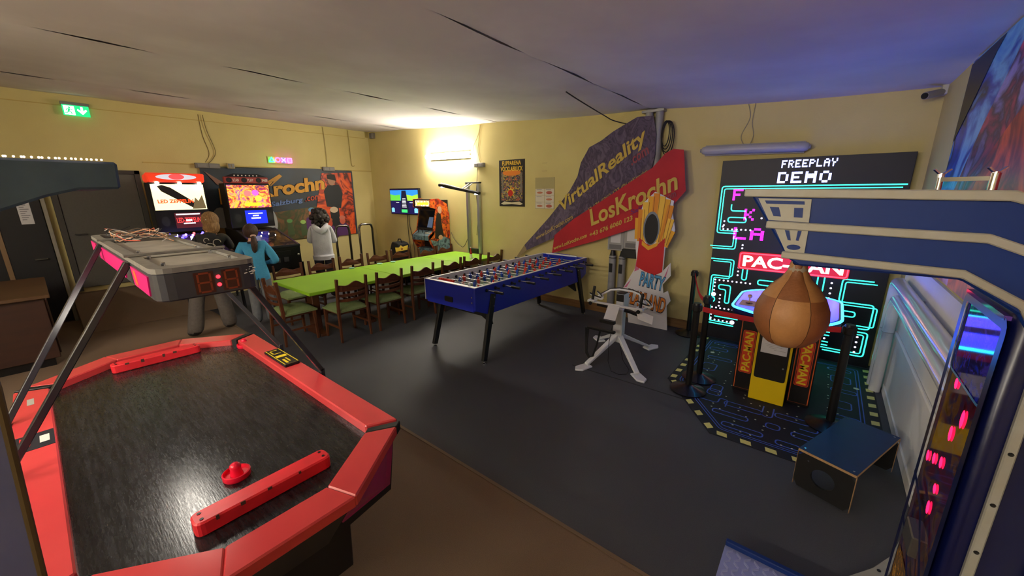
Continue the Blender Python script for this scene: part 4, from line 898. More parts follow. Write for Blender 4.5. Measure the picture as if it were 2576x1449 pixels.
cable([(-2.45, 4.0, 3.02), (-2.5, 4.4, 3.0), (-2.58, 5.2, 2.96), (-2.55, 5.5, 2.92), (-2.30, 5.62, 2.86), (-2.1, 5.6, 2.90)], 'black cable sagging from the ceiling joint to the conduits', (24, 24, 26), .007)
cable([(-.94, 5.69, 2.97), (-.90, 5.69, 2.8), (-.97, 5.69, 2.6), (-.92, 5.66, 2.48)], 'thin pale cable dropping to the unlit tube lamp', (168, 160, 130), .005)
cable([(-.86, 5.69, 2.97), (-.87, 5.69, 2.75), (-.84, 5.69, 2.6), (-.86, 5.67, 2.50)], 'second thin pale cable dropping to the unlit tube lamp', (169, 160, 130), .005)
cc_ = thing('cable_coil', 'loops of black cable hanging beside the top of the purple flag', 'cable', (-1.88, 5.60, 2.45))
for k in range(4):
    build(MB().tube([(-1.86+(.05+.010*k)*math.cos(t*PI/12)+.01*k, 5.60+.008*k, 2.70-.02*k+(.16+.02*k)*math.sin(t*PI/12)) for t in range(25)], .007, 6), 'cable_loop', M('cable 24'), cc_, smooth=True)
def wall_box(x0, x1, y0, y1, z0, z1, label, col=(150, 146, 142), cat='socket'):
    t = thing('wall_socket', label, cat, ((x0+x1)/2, (y0+y1)/2, z0))
    build(MB().box(x0, x1, y0, y1, z0, z1), 'housing', M('socket grey %d' % col[0], col, .5), t, .006)
    if abs(x1-x0) > abs(y1-y0)*.8:
        for k in range(2):
            xm = x0+(x1-x0)*(.27+.46*k); build(MB().box(xm-(x1-x0)*.19, xm+(x1-x0)*.19, y0-.008, y0+.002, z0+.012, z1-.012), 'flap', M('socket flap', (132, 130, 128), .5), t, .003)
    else:
        for k in range(2):
            ym = y0+(y1-y0)*(.27+.46*k); build(MB().box(x1-.002, x1+.008, ym-(y1-y0)*.19, ym+(y1-y0)*.19, z0+.012, z1-.012), 'flap', M('socket flap', (132, 130, 128), .5), t, .003)
wall_box(-5.49, -5.25, 5.63, 5.70, 2.42, 2.50, 'grey double wall socket beside the event poster')
wall_box(XL, XL+.07, 2.10, 2.48, 2.42, 2.51, 'grey triple socket box above the first pinball machine', (128, 124, 118))
wall_box(XL, XL+.07, 2.60, 2.72, 2.43, 2.53, 'beige wall socket above the banner between the pinball machines', (196, 176, 130))
wall_box(XL, XL+.07, 4.45, 4.72, 2.45, 2.54, 'grey socket box on the top edge of the banner', (130, 124, 118))
wall_box(-9.02, -8.88, 5.62, 5.70, 3.24, 3.37, 'old grey sensor box under the ceiling in the wall corner', (118, 108, 92), 'sensor')
cable([(XL+.025, 2.36, 3.36), (XL+.025, 2.38, 3.1), (XL+.02, 2.46, 2.75), (XL+.02, 2.40, 2.6), (XL+.03, 2.30, 2.5)], 'thin cable curling down to the socket over the first pinball machine', (122, 104, 64), .006)
cable([(XL+.005, 2.30, 3.36), (XL+.005, 2.31, 3.0), (XL+.005, 2.36, 2.7), (XL+.005, 2.28, 2.53)], 'second thin cable beside the curling one', (123, 104, 64), .005)
cable([(XL+.02, 4.57, 3.40), (XL+.02, 4.58, 3.0), (XL+.02, 4.57, 2.54)], 'straight thin cable to the socket on the banner edge', (150, 128, 70), .006)
cable([(XL+.02, 5.16, 3.40), (XL+.02, 5.17, 3.0), (XL+.02, 5.18, 2.62), (XL+.02, 5.25, 2.6)], 'straight thin cable near the wall corner', (151, 128, 70), .006)
# event poster
po = thing('event_poster', 'dark event poster with yellow lettering and a crowded cartoon scene', 'poster', (-4.60, 5.69, 1.69))
build(MB().box(-4.90, -4.30, 5.692, 5.699, 1.69, 2.52), 'poster_sheet', M('poster black', (26, 20, 20), .5), po)
pf = FR((-4.90, 5.692, 1.69), (1, 0, 0), (0, 0, 1)); PY = M('poster yellow', (232, 190, 60), .5)
build(MB().rect(pf, .05, .55, .10, .62, .001), 'poster_picture', ART('poster picture', [(26, 22, 30), (120, 40, 20), (220, 120, 30), (60, 70, 110), (30, 24, 24), (200, 170, 70), (90, 110, 130), (170, 50, 26), (24, 20, 24)], 16, 0, 1.2, .5), po)
build(MB().disc(pf, .30, .60, .22, .05, .0015, 24), 'poster_picture', M('poster orange', (226, 130, 36), .5), po)
[build(MB().rect(pf, q_, q_+.04, .25, .60, .0016), 'poster_picture', M('poster grey', (120, 112, 104), .5), po) for q_ in (.06, .50)]
build(MB().poly(pf, [((.11 if i % 2 == 0 else .05)*math.sin(PI*i/8)+.28, (.11 if i % 2 == 0 else .05)*math.cos(PI*i/8)+.26) for i in range(16)], .0017), 'poster_picture', PY, po)
build(MB().disc(pf, .27, .24, .06, .06, .002, 18), 'poster_picture', M('poster red', (190, 36, 24), .5), po)
build(MB().poly(pf, [(.04, .05), (.12, .09), (.30, .075), (.48, .09), (.56, .05), (.50, .03), (.30, .045), (.10, .03)], .002), 'ribbon_print', M('poster cream', (214, 202, 170), .5), po)
text('FLIPPARENA', pf, .44, .075, PY, po, a=.08, b=.735, bold=.03); text('VÖCKLABRUCK', pf, .52, .10, PY, po, a=.04, b=.63, bold=.03)
# sheet with six menu cards
ms = thing('menu_sheet', 'pale sheet of six small picture cards on the yellow wall', 'poster', (-3.87, 5.69, 1.66))
build(MB().box(-4.07, -3.67, 5.694, 5.699, 1.66, 2.19), 'backing_sheet', M('yellowed film', (176, 164, 118), .35), ms)
mf2 = FR((-4.07, 5.694, 1.66), (1, 0, 0), (0, 0, 1))
for i in range(2):
    for j in range(3):
        c = build(MB().rect(mf2, .008+.195*i, .195+.195*i, .008+.113*j, .116+.113*j, .001), 'menu_card', M('card white', (216, 208, 196), .5), ms)
        if (i, j) != (0, 1): build(MB().disc(mf2, .10+.195*i, .05+.113*j, .062, .026 if (i+j) % 2 else .018, .002, 18), 'food_print', M('food print %d' % ((i+j) % 2), ((190, 120, 92), (176, 92, 80))[(i+j) % 2], .5), c)
        build(MB().rect(mf2, .03+.195*i, .14+.195*i, .095+.113*j, .102+.113*j, .002), 'print_line', M('grey print'), c)
for z in (2.29, 2.42):
    o = build(MB().box(-3.93, -3.83, 5.695, 5.699, z, z+.012), 'tape_strip', M('old tape', (196, 176, 120), .4), None); at_base(o); tag(o, 'strip of old tape on the wall just above the card sheet' if z < 2.4 else 'higher strip of old tape on the wall over the card sheet', 'tape', 'old tape strips')
# television
tv = thing('television', 'flat television on the yellow wall showing a game menu', 'television', (-7.74, 5.66, 1.46))
build(MB().box(-8.32, -7.22, 5.60, 5.66, 1.45, 2.05), 'housing', BLK, tv, .006)
build(MB().box(-7.95, -7.55, 5.655, 5.70, 1.6, 1.9), 'wall_mount', BLK, tv)
tf = FR((-8.30, 5.60, 1.47), (1, 0, 0), (0, 0, 1))
build(MB().rect(tf, 0, 1.06, 0, .56, .001), 'screen', M('screen navy', (14, 18, 60), .2, em=(14, 20, 70), es=.9), tv)
for nm, pts, c in (('sky', [(0, .30), (1.06, .30), (1.06, .54), (0, .54)], (40, 130, 210)), ('meadow', [(0, .30), (.40, .30), (.40, .44), (.2, .42), (0, .45)], (90, 190, 60)), ('meadow', [(.64, .30), (1.06, .30), (1.06, .45), (.85, .41), (.64, .44)], (150, 200, 60)),
                   ('menu_column', [(.36, .02), (.72, .02), (.62, .53), (.46, .53)], (16, 20, 44)), ('start_button', [(.42, .03), (.64, .03), (.64, .10), (.42, .10)], (60, 220, 110)),
                   ('token', [(.02, .03), (.14, .03), (.14, .12), (.08, .14), (.02, .12)], (120, 190, 210)), ('token', [(.90, .03), (1.03, .03), (1.03, .12), (.96, .14), (.90, .12)], (120, 190, 210))):
    build(MB().poly(tf, pts, .002+.001*(nm != 'sky')+.001*(nm in ('menu_column',))+.002*(nm == 'start_button')), nm, M('tv '+nm+str(c[0]), c, .4, em=c, es=.9), tv)
mb = MB()
for k in range(7): mb.rect(tf, .45+.004*k, .62-.004*k, .15+.032*k, .163+.032*k, .005)
mb.rect(tf, .22, .34, .25, .262, .005).rect(tf, .74, .88, .25, .262, .005)
build(mb, 'menu_text', M('white led', (235, 238, 240), .4, em=(235, 238, 240), es=.9), tv)
# lamp stand: two aluminium posts with a swivel light bar
ls = thing('lamp_stand', 'two aluminium posts carrying a black light bar with two spots', 'lamp', (-5.53, 5.62, 0))
ALU = M('aluminium profile', (176, 182, 186), .3, metal=.8)
for x in (-5.68, -5.38): build(MB().box(x-.03, x+.03, 5.60, 5.66, 0, 2.12), 'post', ALU, ls, .004)
build(MB().box(-5.72, -5.34, 5.59, 5.67, 2.12, 2.145), 'top_beam', BLK, ls, .003)
build(MB().box(-5.66, -5.40, 5.58, 5.62, .74, .84), 'socket_block', BLK, ls, .004)
A0, A1 = Vector((-6.02, 5.18, 2.095)), Vector((-5.13, 5.40, 1.93))
lb = build(MB().bar(A0, A1, .075, .055), 'light_bar', BLK, ls, .012)
build(MB().bar(A0+Vector((.06, .0, .034)), A1+Vector((-.15, -.04, .034)), .05, .012), 'white_cover', M('white plastic'), lb)
for t in (.09, .91):
    p = A0.lerp(A1, t); build(MB().cyl(p+Vector((0, 0, -.02)), p+Vector((0, 0, -.04)), .036, .03, 16), 'spot', M('spot lens', (255, 252, 245), .3, em=(235, 242, 255), es=14), lb)
for dx in (0, .10): build(MB().bar((-5.62+dx, 5.62, 2.13), (-5.52+dx*.8, 5.33, 2.02), .014, .014), 'support_arm', M('white plastic'), ls)
# upright arcade machine
um = thing('upright_arcade_machine', 'upright arcade machine with flame side art and lit marquee', 'arcade machine', (-6.60, 5.4, 0))
ax0, ax1 = -6.88, -6.32
sp = [(5.18, 1.82), (5.40, 1.83), (5.62, 1.72), (5.68, 1.50), (5.68, 0), (5.22, 0), (5.22, .78), (5.10, .98), (5.10, 1.08), (5.22, 1.18), (5.32, 1.62), (5.17, 1.66)]
FLM = ART('flame side art', [(20, 14, 16), (60, 16, 14), (170, 40, 20), (230, 110, 30), (60, 20, 18), (200, 60, 26), (26, 18, 22)], 5, 0, 1.5, .4)
for x0, x1 in ((ax0, ax0+.02), (ax1-.02, ax1)): build(MB().prism(sp, x0, x1, 'x'), 'side_panel', FLM, um)
uf = FR((ax1, 0, 0), (0, 1, 0), (0, 0, 1))
build(MB().poly(uf, [(5.16, .02), (5.66, .02), (5.66, .98), (5.5, 1.04), (5.30, .95), (5.14, 1.0), (5.24, .78), (5.24, .02)], .001), 'side_print', ART('ice side art', [(20, 30, 40), (70, 100, 116), (120, 150, 160), (40, 54, 66), (16, 20, 28)], 7, 0, 1.2, .4), um)
build(MB().poly(uf, [(5.26, 1.02), (5.30, 1.40), (5.36, 1.56), (5.44, 1.52), (5.46, 1.30), (5.50, 1.05), (5.40, .98)], .002), 'side_print', M('side black', (18, 16, 18), .5), um)
build(MB().disc(uf, 5.42, 1.60, .055, .075, .0025, 18), 'side_print', M('skin print', (196, 150, 120), .5), um)
build(MB().disc(uf, 5.41, 1.03, .06, .05, .003, 14), 'side_print', M('skin print'), um)
build(MB().box(ax0+.02, ax1-.02, 5.24, 5.67, 0, .80), 'lower_cabinet', ART('ice side art', []), um)
build(MB().box(ax0+.02, ax1-.02, 5.40, 5.67, .80, 1.80), 'back_cabinet', CBK, um)
mq = build(MB().box(ax0+.02, ax1-.02, 5.185, 5.40, 1.655, 1.815), 'marquee', CBK, um)
mqf = FR((ax0+.02, 5.185, 1.655), (1, 0, 0), (0, 0, 1))
build(MB().rect(mqf, .05, .51, .02, .14, .001), 'marquee_glass', ART('marquee art', [(200, 190, 170), (240, 230, 190), (190, 120, 50), (235, 240, 230), (160, 150, 140)], 14, 1.2, 1, .3), mq)
build(MB().poly(mqf, [(.10, .05), (.46, .05), (.47, .095), (.30, .10), (.12, .09)], .002), 'marquee_print', M('marquee yellow', (250, 210, 40), .4, em=(250, 205, 40), es=1.4), mq)
build(MB().hexa([(ax0+.02, 5.235, 1.19), (ax1-.02, 5.235, 1.19), (ax1-.02, 5.33, 1.62), (ax0+.02, 5.33, 1.62), (ax0+.02, 5.40, 1.19), (ax1-.02, 5.40, 1.19), (ax1-.02, 5.40, 1.62), (ax0+.02, 5.40, 1.62)]), 'monitor_bezel', CBK, um)
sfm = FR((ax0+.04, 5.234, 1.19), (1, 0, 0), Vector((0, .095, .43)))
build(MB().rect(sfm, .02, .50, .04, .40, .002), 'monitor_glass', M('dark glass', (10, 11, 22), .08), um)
build(MB().poly(sfm, [(.30, .05), (.47, .05), (.47, .27), (.34, .27)], .004), 'screen_reflection_patch', M('pale blue reflection', (120, 150, 214), .6), um, label='pale blue reflection painted on the monitor glass')  # screen reflection painted as a flat pale blue patch
cp_ = build(MB().hexa([(ax0, 5.10, .98), (ax1, 5.10, .98), (ax1, 5.24, 1.10), (ax0, 5.24, 1.10), (ax0, 5.10, 1.08), (ax1, 5.10, 1.08), (ax1, 5.26, 1.18), (ax0, 5.26, 1.18)]), 'control_panel', ART('ice side art', []), um, .004)
for x in (-6.75, -6.62): build(MB().cyl((x, 5.18, 1.125), (x, 5.17, 1.19), .007, n=8).ball((x, 5.17, 1.20), .018, 10, 8), 'joystick', BLK, cp_, smooth=True)
for x in (-6.50, -6.45, -6.40): build(MB().cyl((x, 5.17, 1.12), (x, 5.165, 1.14), .015, n=10), 'push_button', M('pale button', (210, 200, 180), .4), cp_)
build(MB().box(ax0+.14, ax1-.14, 5.232, 5.241, .35, .70), 'coin_door', CBK, um, .003)
# electricity box with conduits
eb = thing('electricity_box', 'grey electricity meter boxes with thick conduits above a black block', 'fuse box', (-2.38, 5.62, .14))
EG = M('meter box grey', (168, 168, 170), .5)
for x0, x1, z0, z1 in ((-2.62, -2.36, 1.06, 1.50), (-2.36, -2.10, 1.10, 1.52)):
    b = build(MB().box(x0, x1, 5.625, 5.70, z0, z1), 'meter_box', EG, eb, .008)
    bf = FR((x0, 5.625, z0), (1, 0, 0), (0, 0, 1))
    build(MB().rect(bf, .05, x1-x0-.05, .12, .36, .002), 'paper_label', M('white paper'), b)
    build(MB().rect(bf, .03, x1-x0-.03, .02, .09, .002), 'switch_window', M('window grey', (120, 120, 124), .3), b)
build(MB().box(-2.36, -2.08, 5.57, 5.70, .97, 1.10), 'terminal_block', BLK, eb, .006)
for x in (-2.52, -2.36):
    c = build(MB().cyl((x, 5.62, .10), (x, 5.62, .98), .055, n=18), 'conduit', M('conduit grey', (150, 150, 152), .45), eb, smooth=True)
    build(MB().cyl((x, 5.62, .94), (x, 5.62, 1.06), .058, .03, 16), 'conduit_cap', BLK, c)
    build(MB().box(x-.025, x+.025, 5.555, 5.57, .72, .86), 'conduit_tag', BLK, c)
build(MB().tube([(-2.50, 5.62, .14), (-2.50, 5.60, .06), (-2.44, 5.58, .03), (-2.38, 5.60, .06), (-2.36, 5.62, .14)], .045, 12), 'elbow', M('conduit grey'), eb, smooth=True)
ucx = thing('ceiling_conduit', 'pair of thick grey conduits dropping from the ceiling behind the flag', 'conduit', (-2.03, 5.63, 2.2))
for x in (-2.11, -1.97): build(MB().cyl((x, 5.64, 2.15), (x, 5.64, 3.03), .052, n=16), 'conduit', M('conduit grey'), ucx, smooth=True)
build(MB().box(-2.20, -1.90, 5.58, 5.70, 2.99, 3.02), 'ceiling_bracket', M('bracket zinc'), ucx)
# ---- two feather flags leaning on the wall
def flag(outline, y, mat, name, label, amp, tip=None):
    t = thing(name, label, 'flag', (sum(p[0] for p in outline)/len(outline), y, min(p[1] for p in outline)), 0, 'feather flags leaning on the wall')
    me = bpy.data.meshes.new('flag_cloth'); bm = bmesh.new()
    vs = [bm.verts.new((p[0], y, p[1])) for p in outline]; f = bm.faces.new(vs)
    bmesh.ops.triangulate(bm, faces=[f])
    for _ in range(4): bmesh.ops.subdivide_edges(bm, edges=[e for e in bm.edges if e.calc_length() > .09], cuts=1, use_grid_fill=False); bmesh.ops.triangulate(bm, faces=bm.faces[:])
    for v in bm.verts: v.co.y += wave(v.co.x, v.co.z, amp)
    g = bmesh.ops.extrude_face_region(bm, geom=bm.faces[:])
    for v in [q for q in g['geom'] if isinstance(q, bmesh.types.BMVert)]: v.co.y += .003
    bmesh.ops.recalc_face_normals(bm, faces=bm.faces)
    bm.to_mesh(me); bm.free(); cl = link(me, 'flag_cloth', mat, t, smooth=True)
    return t, cl
def wave(x, z, amp): s = x*.78+z*.62; q = -x*.62+z*.78; return amp*math.sin(q*9+1)+amp*.6*math.sin(s*3.1+q*4)
purple = [(-4.20, 1.02), (-3.68, 1.54), (-3.30, 1.96), (-3.16, 2.18), (-3.10, 2.39), (-2.97, 2.6), (-2.78, 2.68), (-2.60, 2.79), (-2.45, 2.86), (-2.25, 2.95), (-2.03, 2.94), (-1.97, 2.70), (-1.96, 2.44), (-2.02, 2.15), (-2.48, 1.86), (-2.86, 1.62), (-3.21, 1.40), (-3.63, 1.16), (-4.14, .93)]
fp_, fc = flag(purple, 5.56, ART('purple flag print', [(56, 44, 66), (84, 70, 98), (104, 92, 116), (64, 50, 74), (92, 80, 106), (50, 40, 60), (120, 108, 126)], 4, 0, 2.0, .7, False, (1.4, 1, .8)), 'purple_flag', 'large purple feather flag leaning across the wall to ceiling conduits', .012)
build(MB().prism([(-4.46, .70), (-4.42, .74), (-4.20, 1.02), (-4.14, .93)], 5.555, 5.565, 'y'), 'pole_sleeve', M('tan sleeve', (150, 132, 96), .7), fp_)
build(MB().cyl((-4.46, 5.56, .70), (-4.56, 5.62, .0), .012, n=8), 'pole', M('pole grey', (120, 116, 110), .4), fp_)
red_o = [(-3.58, .93), (-3.53, 1.24), (-3.18, 1.52), (-2.7, 1.81), (-2.28, 2.07), (-1.97, 2.26), (-1.81, 2.44), (-1.71, 2.49), (-1.58, 2.47), (-1.54, 2.2), (-1.50, 1.95), (-1.62, 1.80), (-1.74, 1.64), (-1.89, 1.51), (-2.29, 1.38), (-2.8, 1.19), (-3.23, 1.05)]
fr_, fc2 = flag(red_o, 5.515, M('red flag cloth', (196, 34, 48), .7, vary=(2.5, (170, 26, 42), .25)), 'red_flag', 'red feather flag with gold lettering hung in front of the purple one', .012)
GLD = M('gold flag print', (206, 178, 84), .7); GLD2 = M('dull gold print', (176, 150, 90), .7)
def ftext(s, p0, p1, y, h, mat, par, shear=.3, bold=.025):
    a, b = Vector((p0[0], y, p0[1])), Vector((p1[0], y, p1[1])); r = (b-a); u = Vector((-r.z, 0, r.x)).normalized()
    o = text(s, FR(a, r, u), r.length, h, mat, par, shear=shear, bold=bold, d=.004)
    bm = bmesh.new(); bm.from_mesh(o.data); bmesh.ops.triangulate(bm, faces=bm.faces[:])
    for _ in range(2): bmesh.ops.subdivide_edges(bm, edges=[e for e in bm.edges if e.calc_length() > .05], cuts=1); bmesh.ops.triangulate(bm, faces=bm.faces[:])
    base = WM[par.name].translation
    for v in bm.verts: v.co.y += wave(v.co.x+base.x, v.co.z+base.z, .012)-.004
    bm.to_mesh(o.data); bm.free(); return o
ftext('VirtualReality', (-3.36, 1.60), (-2.02, 2.62), 5.557, .24, GLD, fp_)
ftext('.com', (-2.27, 2.30), (-2.02, 2.46), 5.557, .10, M('dull red print', (150, 70, 80), .7), fp_)
ftext('www.LosKrochn.com', (-3.92, 1.13), (-3.20, 1.53), 5.557, .07, GLD2, fp_)
ftext('+43 676 6060 123', (-2.98, 1.60), (-2.42, 1.96), 5.557, .06, GLD2, fp_); ftext('@LosKrochn', (-2.40, 1.97), (-2.03, 2.20), 5.557, .06, GLD2, fp_)
ftext('LosKrochn', (-2.86, 1.42), (-1.57, 1.98), 5.512, .25, GLD, fr_)
ftext('Salzburg', (-2.22, 1.60), (-1.80, 1.80), 5.512, .08, M('dull violet print', (120, 40, 110), .7), fr_); ftext('.com', (-1.76, 1.80), (-1.60, 1.88), 5.512, .07, M('dull red print'), fr_)
ftext('www.LosKrochn.com', (-3.53, .99), (-2.92, 1.25), 5.512, .06, GLD, fr_); ftext('+43 676 6060 123', (-2.87, 1.25), (-2.18, 1.55), 5.512, .07, GLD, fr_)
# ---- cutout stand
co = thing('cutout_stand', 'tall cardboard cutout of fries in a red box with party lettering', 'cutout', (-1.85, 5.46, 0))
CWH = M('cutout white', (232, 230, 232), .6); oy0, oy1 = 5.47, 5.485
out = [(-2.07, .9), (-2.11, 1.17), (-2.11, 1.30), (-2.10, 1.51), (-2.08, 1.62), (-2.04, 1.79), (-1.97, 1.86), (-1.89, 1.94), (-1.81, 1.91), (-1.72, 1.86), (-1.63, 1.82), (-1.64, 1.69), (-1.58, 1.43), (-1.64, 1.29), (-1.69, 1.17), (-1.69, .86), (-1.60, .98), (-1.58, .80), (-1.68, .66), (-1.66, .54), (-1.60, .58), (-1.55, .44), (-1.60, .36), (-1.56, .0), (-2.14, .0), (-2.20, .40), (-2.26, .52), (-2.17, .70)]
board = build(MB().prism(out, oy0, oy1, 'y'), 'board', CWH, co)
cf2 = FR((0, oy0, 0), (1, 0, 0), (0, 0, 1))
fries = [(-2.09, 1.28, -2.10, 1.58), (-2.05, 1.25, -2.06, 1.70), (-2.0, 1.25, -2.0, 1.80), (-1.95, 1.25, -1.93, 1.88), (-1.89, 1.25, -1.86, 1.92), (-1.83, 1.25, -1.78, 1.88), (-1.78, 1.25, -1.71, 1.84), (-1.74, 1.25, -1.66, 1.76), (-1.72, 1.22, -1.64, 1.58), (-1.70, 1.20, -1.61, 1.42)]
for i, (xa, za, xb, zb) in enumerate(fries):
    build(MB().ribbon(cf2, [(xa, za), (xb, zb)], .085, .0015+.0006*(i % 3)), 'fry_print', M('fry yellow %d' % (i % 3), ((240, 176, 40), (232, 148, 36), (248, 200, 70))[i % 3], .6), board)
    build(MB().ribbon(cf2, [(xa+.043, za), (xb+.043, zb)], .006, .004), 'outline_print', M('outline brown', (130, 70, 24), .6), board)
build(MB().poly(cf2, [(-2.08, .88), (-2.06, 1.30), (-1.95, 1.22), (-1.80, 1.22), (-1.70, 1.32), (-1.70, .84), (-1.80, .78), (-1.95, .82)], .0045), 'box_print', M('box red', (206, 26, 34), .6), board)
build(MB().disc(cf2, -1.90, 1.44, .115, .235, .005, 24), 'oval_print', M('oval grey', (120, 128, 140), .6), board)
build(MB().disc(cf2, -1.90, 1.43, .095, .21, .0056, 24), 'oval_print', M('oval black', (14, 14, 18), .6), board)
build(MB().poly(cf2, [(-2.02, 1.20), (-1.92, 1.13), (-1.80, 1.20), (-1.78, 1.26), (-1.92, 1.19), (-2.02, 1.26)], .0062), 'collar_print', M('fry yellow 0'), board)
for i, pts in enumerate(([(-1.69, .70), (-1.61, .95), (-1.66, .70)], [(-2.20, .55), (-2.25, .53), (-2.14, .68)], [(-2.10, .80), (-2.08, .98), (-2.03, .84)])):
    build(MB().poly(cf2, pts, .003), 'splash_print', M('splash pink', (214, 110, 150), .6), board)
LBC = M('sky lettering', (84, 160, 214), .6); LOC = M('orange lettering', (240, 140, 40), .6); LDK = M('lettering shadow', (32, 30, 60), .6)
for s, a, b, w_, h_, m_ in (('PARTY', -2.02, .60, .36, .22, LBC), ('PLAYLAND', -2.20, .30, .58, .24, LOC)):
    fx = FR((a, oy0, b), (1, 0, -.12), (.12, 0, 1))
    text(s, fx, w_, h_, LDK, board, bold=.055, d=.006); text(s, fx, w_-.01, h_-.02, m_, board, bold=.02, d=.008, a=.004, b=.012)
build(MB().prism([(5.485, 0), (5.66, 0), (5.485, .9)], -1.86, -1.85, 'x'), 'back_strut', M('cardboard', (170, 140, 100), .8), co)
# ================================================================ THINGS ON AND BEFORE THE BANNER WALL
# exit sign
ex = thing('exit_sign', 'green glowing exit sign with running figure and down arrow', 'exit sign', (XL+.06, .77, 3.12))
build(MB().box(XL+.02, XL+.09, .62, .92, 3.27, 3.31), 'lamp_housing', M('sign housing', (130, 132, 130), .4), ex, .004)
build(MB().box(XL+.05, XL+.06, .63, .91, 3.12, 3.27), 'sign_pane', M('sign green', (20, 150, 90), .4, em=(24, 170, 100), es=1.4), ex)
xf = FR((XL+.06, .63, 3.12), (0, 1, 0), (0, 0, 1)); XW = M('sign white', (225, 250, 235), .4, em=(225, 255, 240), es=2.2); XG = M('sign green')
build(MB().rect(xf, .015, .125, .012, .138, .001), 'door_print', XW, ex)
mb = MB().disc(xf, .075, .115, .012, d=.002, n=10).ribbon(xf, [(.072, .10), (.06, .06)], .022, .002).ribbon(xf, [(.06, .065), (.085, .05), (.09, .025)], .012, .002).ribbon(xf, [(.06, .06), (.045, .04), (.02, .035)], .012, .002).ribbon(xf, [(.072, .098), (.095, .085), (.105, .095)], .009, .002).ribbon(xf, [(.068, .098), (.045, .09), (.035, .07)], .009, .002)
build(mb, 'running_figure', XG, ex)
build(MB().poly(xf, [(.19, .135), (.215, .135), (.215, .075), (.245, .105), (.255, .085), (.2025, .025), (.15, .085), (.16, .105), (.19, .075)], .002), 'arrow', XW, ex)
# neon sign with four symbols
ne = thing('neon_symbol_sign', 'small neon sign of a triangle, circle, cross and square on the wall', 'neon sign', (XL+.03, 3.58, 2.58))
nf = FR((XL+.02, 3.36, 2.58), (0, 1, 0), (0, 0, 1))
def neon(pts, col, name, closed=True):
    P = [nf(a, b, .015) for a, b in pts]; P = P+[P[0]] if closed else P
    build(MB().tube(P, .011, 6), name, M('neon '+name+str(col[0]), col, .4, em=col, es=9), ne, smooth=True)
neon([(.0, .02), (.10, .02), (.05, .105)], (30, 240, 120), 'triangle'); neon([(.165+.042*math.cos(t*PI/8), .062+.042*math.sin(t*PI/8)) for t in range(16)], (255, 50, 120), 'circle')
neon([(.24, .02), (.32, .10)], (80, 70, 255), 'cross', False); neon([(.32, .02), (.24, .10)], (80, 70, 255), 'cross', False); neon([(.36, .02), (.44, .02), (.44, .10), (.36, .10)], (235, 60, 235), 'square')
build(MB().box(XL, XL+.02, 3.34, 3.82, 2.57, 2.70), 'backing_strip', M('clear acrylic', (200, 180, 120), .2), ne)
# banner
bn = thing('wall_banner', 'large printed banner with orange lettering hung behind the pinball machines', 'banner', (XL+.03, 3.65, .95))
mb = MB(); vs = []; ny, nz = 40, 10
for i in range(ny+1):
    for j in range(nz+1):
        t, v = i/ny, j/nz; y = 2.16+3.0*t; z = (.95+.03*math.sin(3*t))+v*(1.49+.02*t)
        vs.append((XL+.03+.010*math.sin(t*17+v*2)*(1-v*.7), y, z-.012*math.sin(PI*t*2)))
mb.add(vs, [(i*(nz+1)+j, (i+1)*(nz+1)+j, (i+1)*(nz+1)+j+1, i*(nz+1)+j+1) for i in range(ny) for j in range(nz)])
build(mb, 'banner_sheet', M('banner charcoal', (50, 54, 60), .5, vary=(1.6, (38, 62, 84), .2)), bn, smooth=True)
bf = FR((XL+.042, 2.16, .95), (0, 1, 0), (0, 0, 1))
build(MB().poly(bf, [(.0, .0), (1.9, .02), (2.25, .35), (2.1, .72), (1.2, .62), (.6, .55), (0, .5)], .001), 'picture_print', ART('field print', [(56, 44, 24), (110, 70, 36), (60, 74, 34), (132, 88, 48), (44, 52, 26)], 3, 0, 1.5, .5), bn)
build(MB().poly(bf, [(2.02, .60), (2.25, 1.45), (2.96, 1.48), (2.94, .02), (2.1, .02)], .0015), 'picture_print', ART('fire print', [(30, 18, 16), (150, 40, 16), (240, 100, 30), (210, 70, 26), (60, 22, 20), (220, 76, 24), (30, 18, 20)], 2.2, 0, 2, .5), bn)
def blob(pts, col, nm='figure_print', d=.003): build(MB().poly(bf, pts, d), nm, M('print %d %d %d' % col, col, .6), bn)
def disc(a, b, ra, rb, col, d=.004): build(MB().disc(bf, a, b, ra, rb, d, 16), 'figure_print', M('print %d %d %d' % col, col, .6), bn)
blob([(2.28, .70), (2.25, 1.05), (2.35, 1.18), (2.62, 1.20), (2.70, 1.0), (2.62, .65)], (34, 36, 40)); disc(2.46, 1.30, .09, .12, (176, 130, 104)); blob([(2.36, 1.33), (2.36, 1.42), (2.55, 1.43), (2.58, 1.28)], (28, 22, 22), d=.005)
blob([(2.36, .12), (2.34, .66), (2.56, .68), (2.58, .12)], (20, 20, 24), d=.0025); disc(2.44, .62, .10, .07, (214, 190, 160), .0045)
for a, b, hc, cc in ((1.92, .55, (196, 110, 80), (96, 150, 190)), (2.62, .34, (206, 96, 70), (200, 110, 90)), (2.30, .30, (190, 70, 40), (180, 80, 40))):
    blob([(a-.16, b-.34), (a-.14, b-.10), (a-.06, b-.05), (a+.08, b-.05), (a+.16, b-.12), (a+.18, b-.34)], (84, 40, 100)); disc(a, b+.02, .07, .09, hc); disc(a, b+.09, .075, .05, cc, .005)
for a, b, cc in ((1.42, .42, (96, 150, 84)), (1.70, .38, (150, 190, 96))):
    disc(a, b, .06, .045, cc); blob([(a-.07, b-.30), (a-.05, b-.05), (a+.05, b-.05), (a+.08, b-.30)], (70, 90, 50))
blob([(.06, 1.42), (.35, 1.20), (.55, 1.22), (.36, 1.12), (.22, 1.18)], (150, 110, 96)); blob([(1.10, 1.25), (1.35, 1.40), (1.40, 1.36), (1.15, 1.15)], (206, 150, 60))
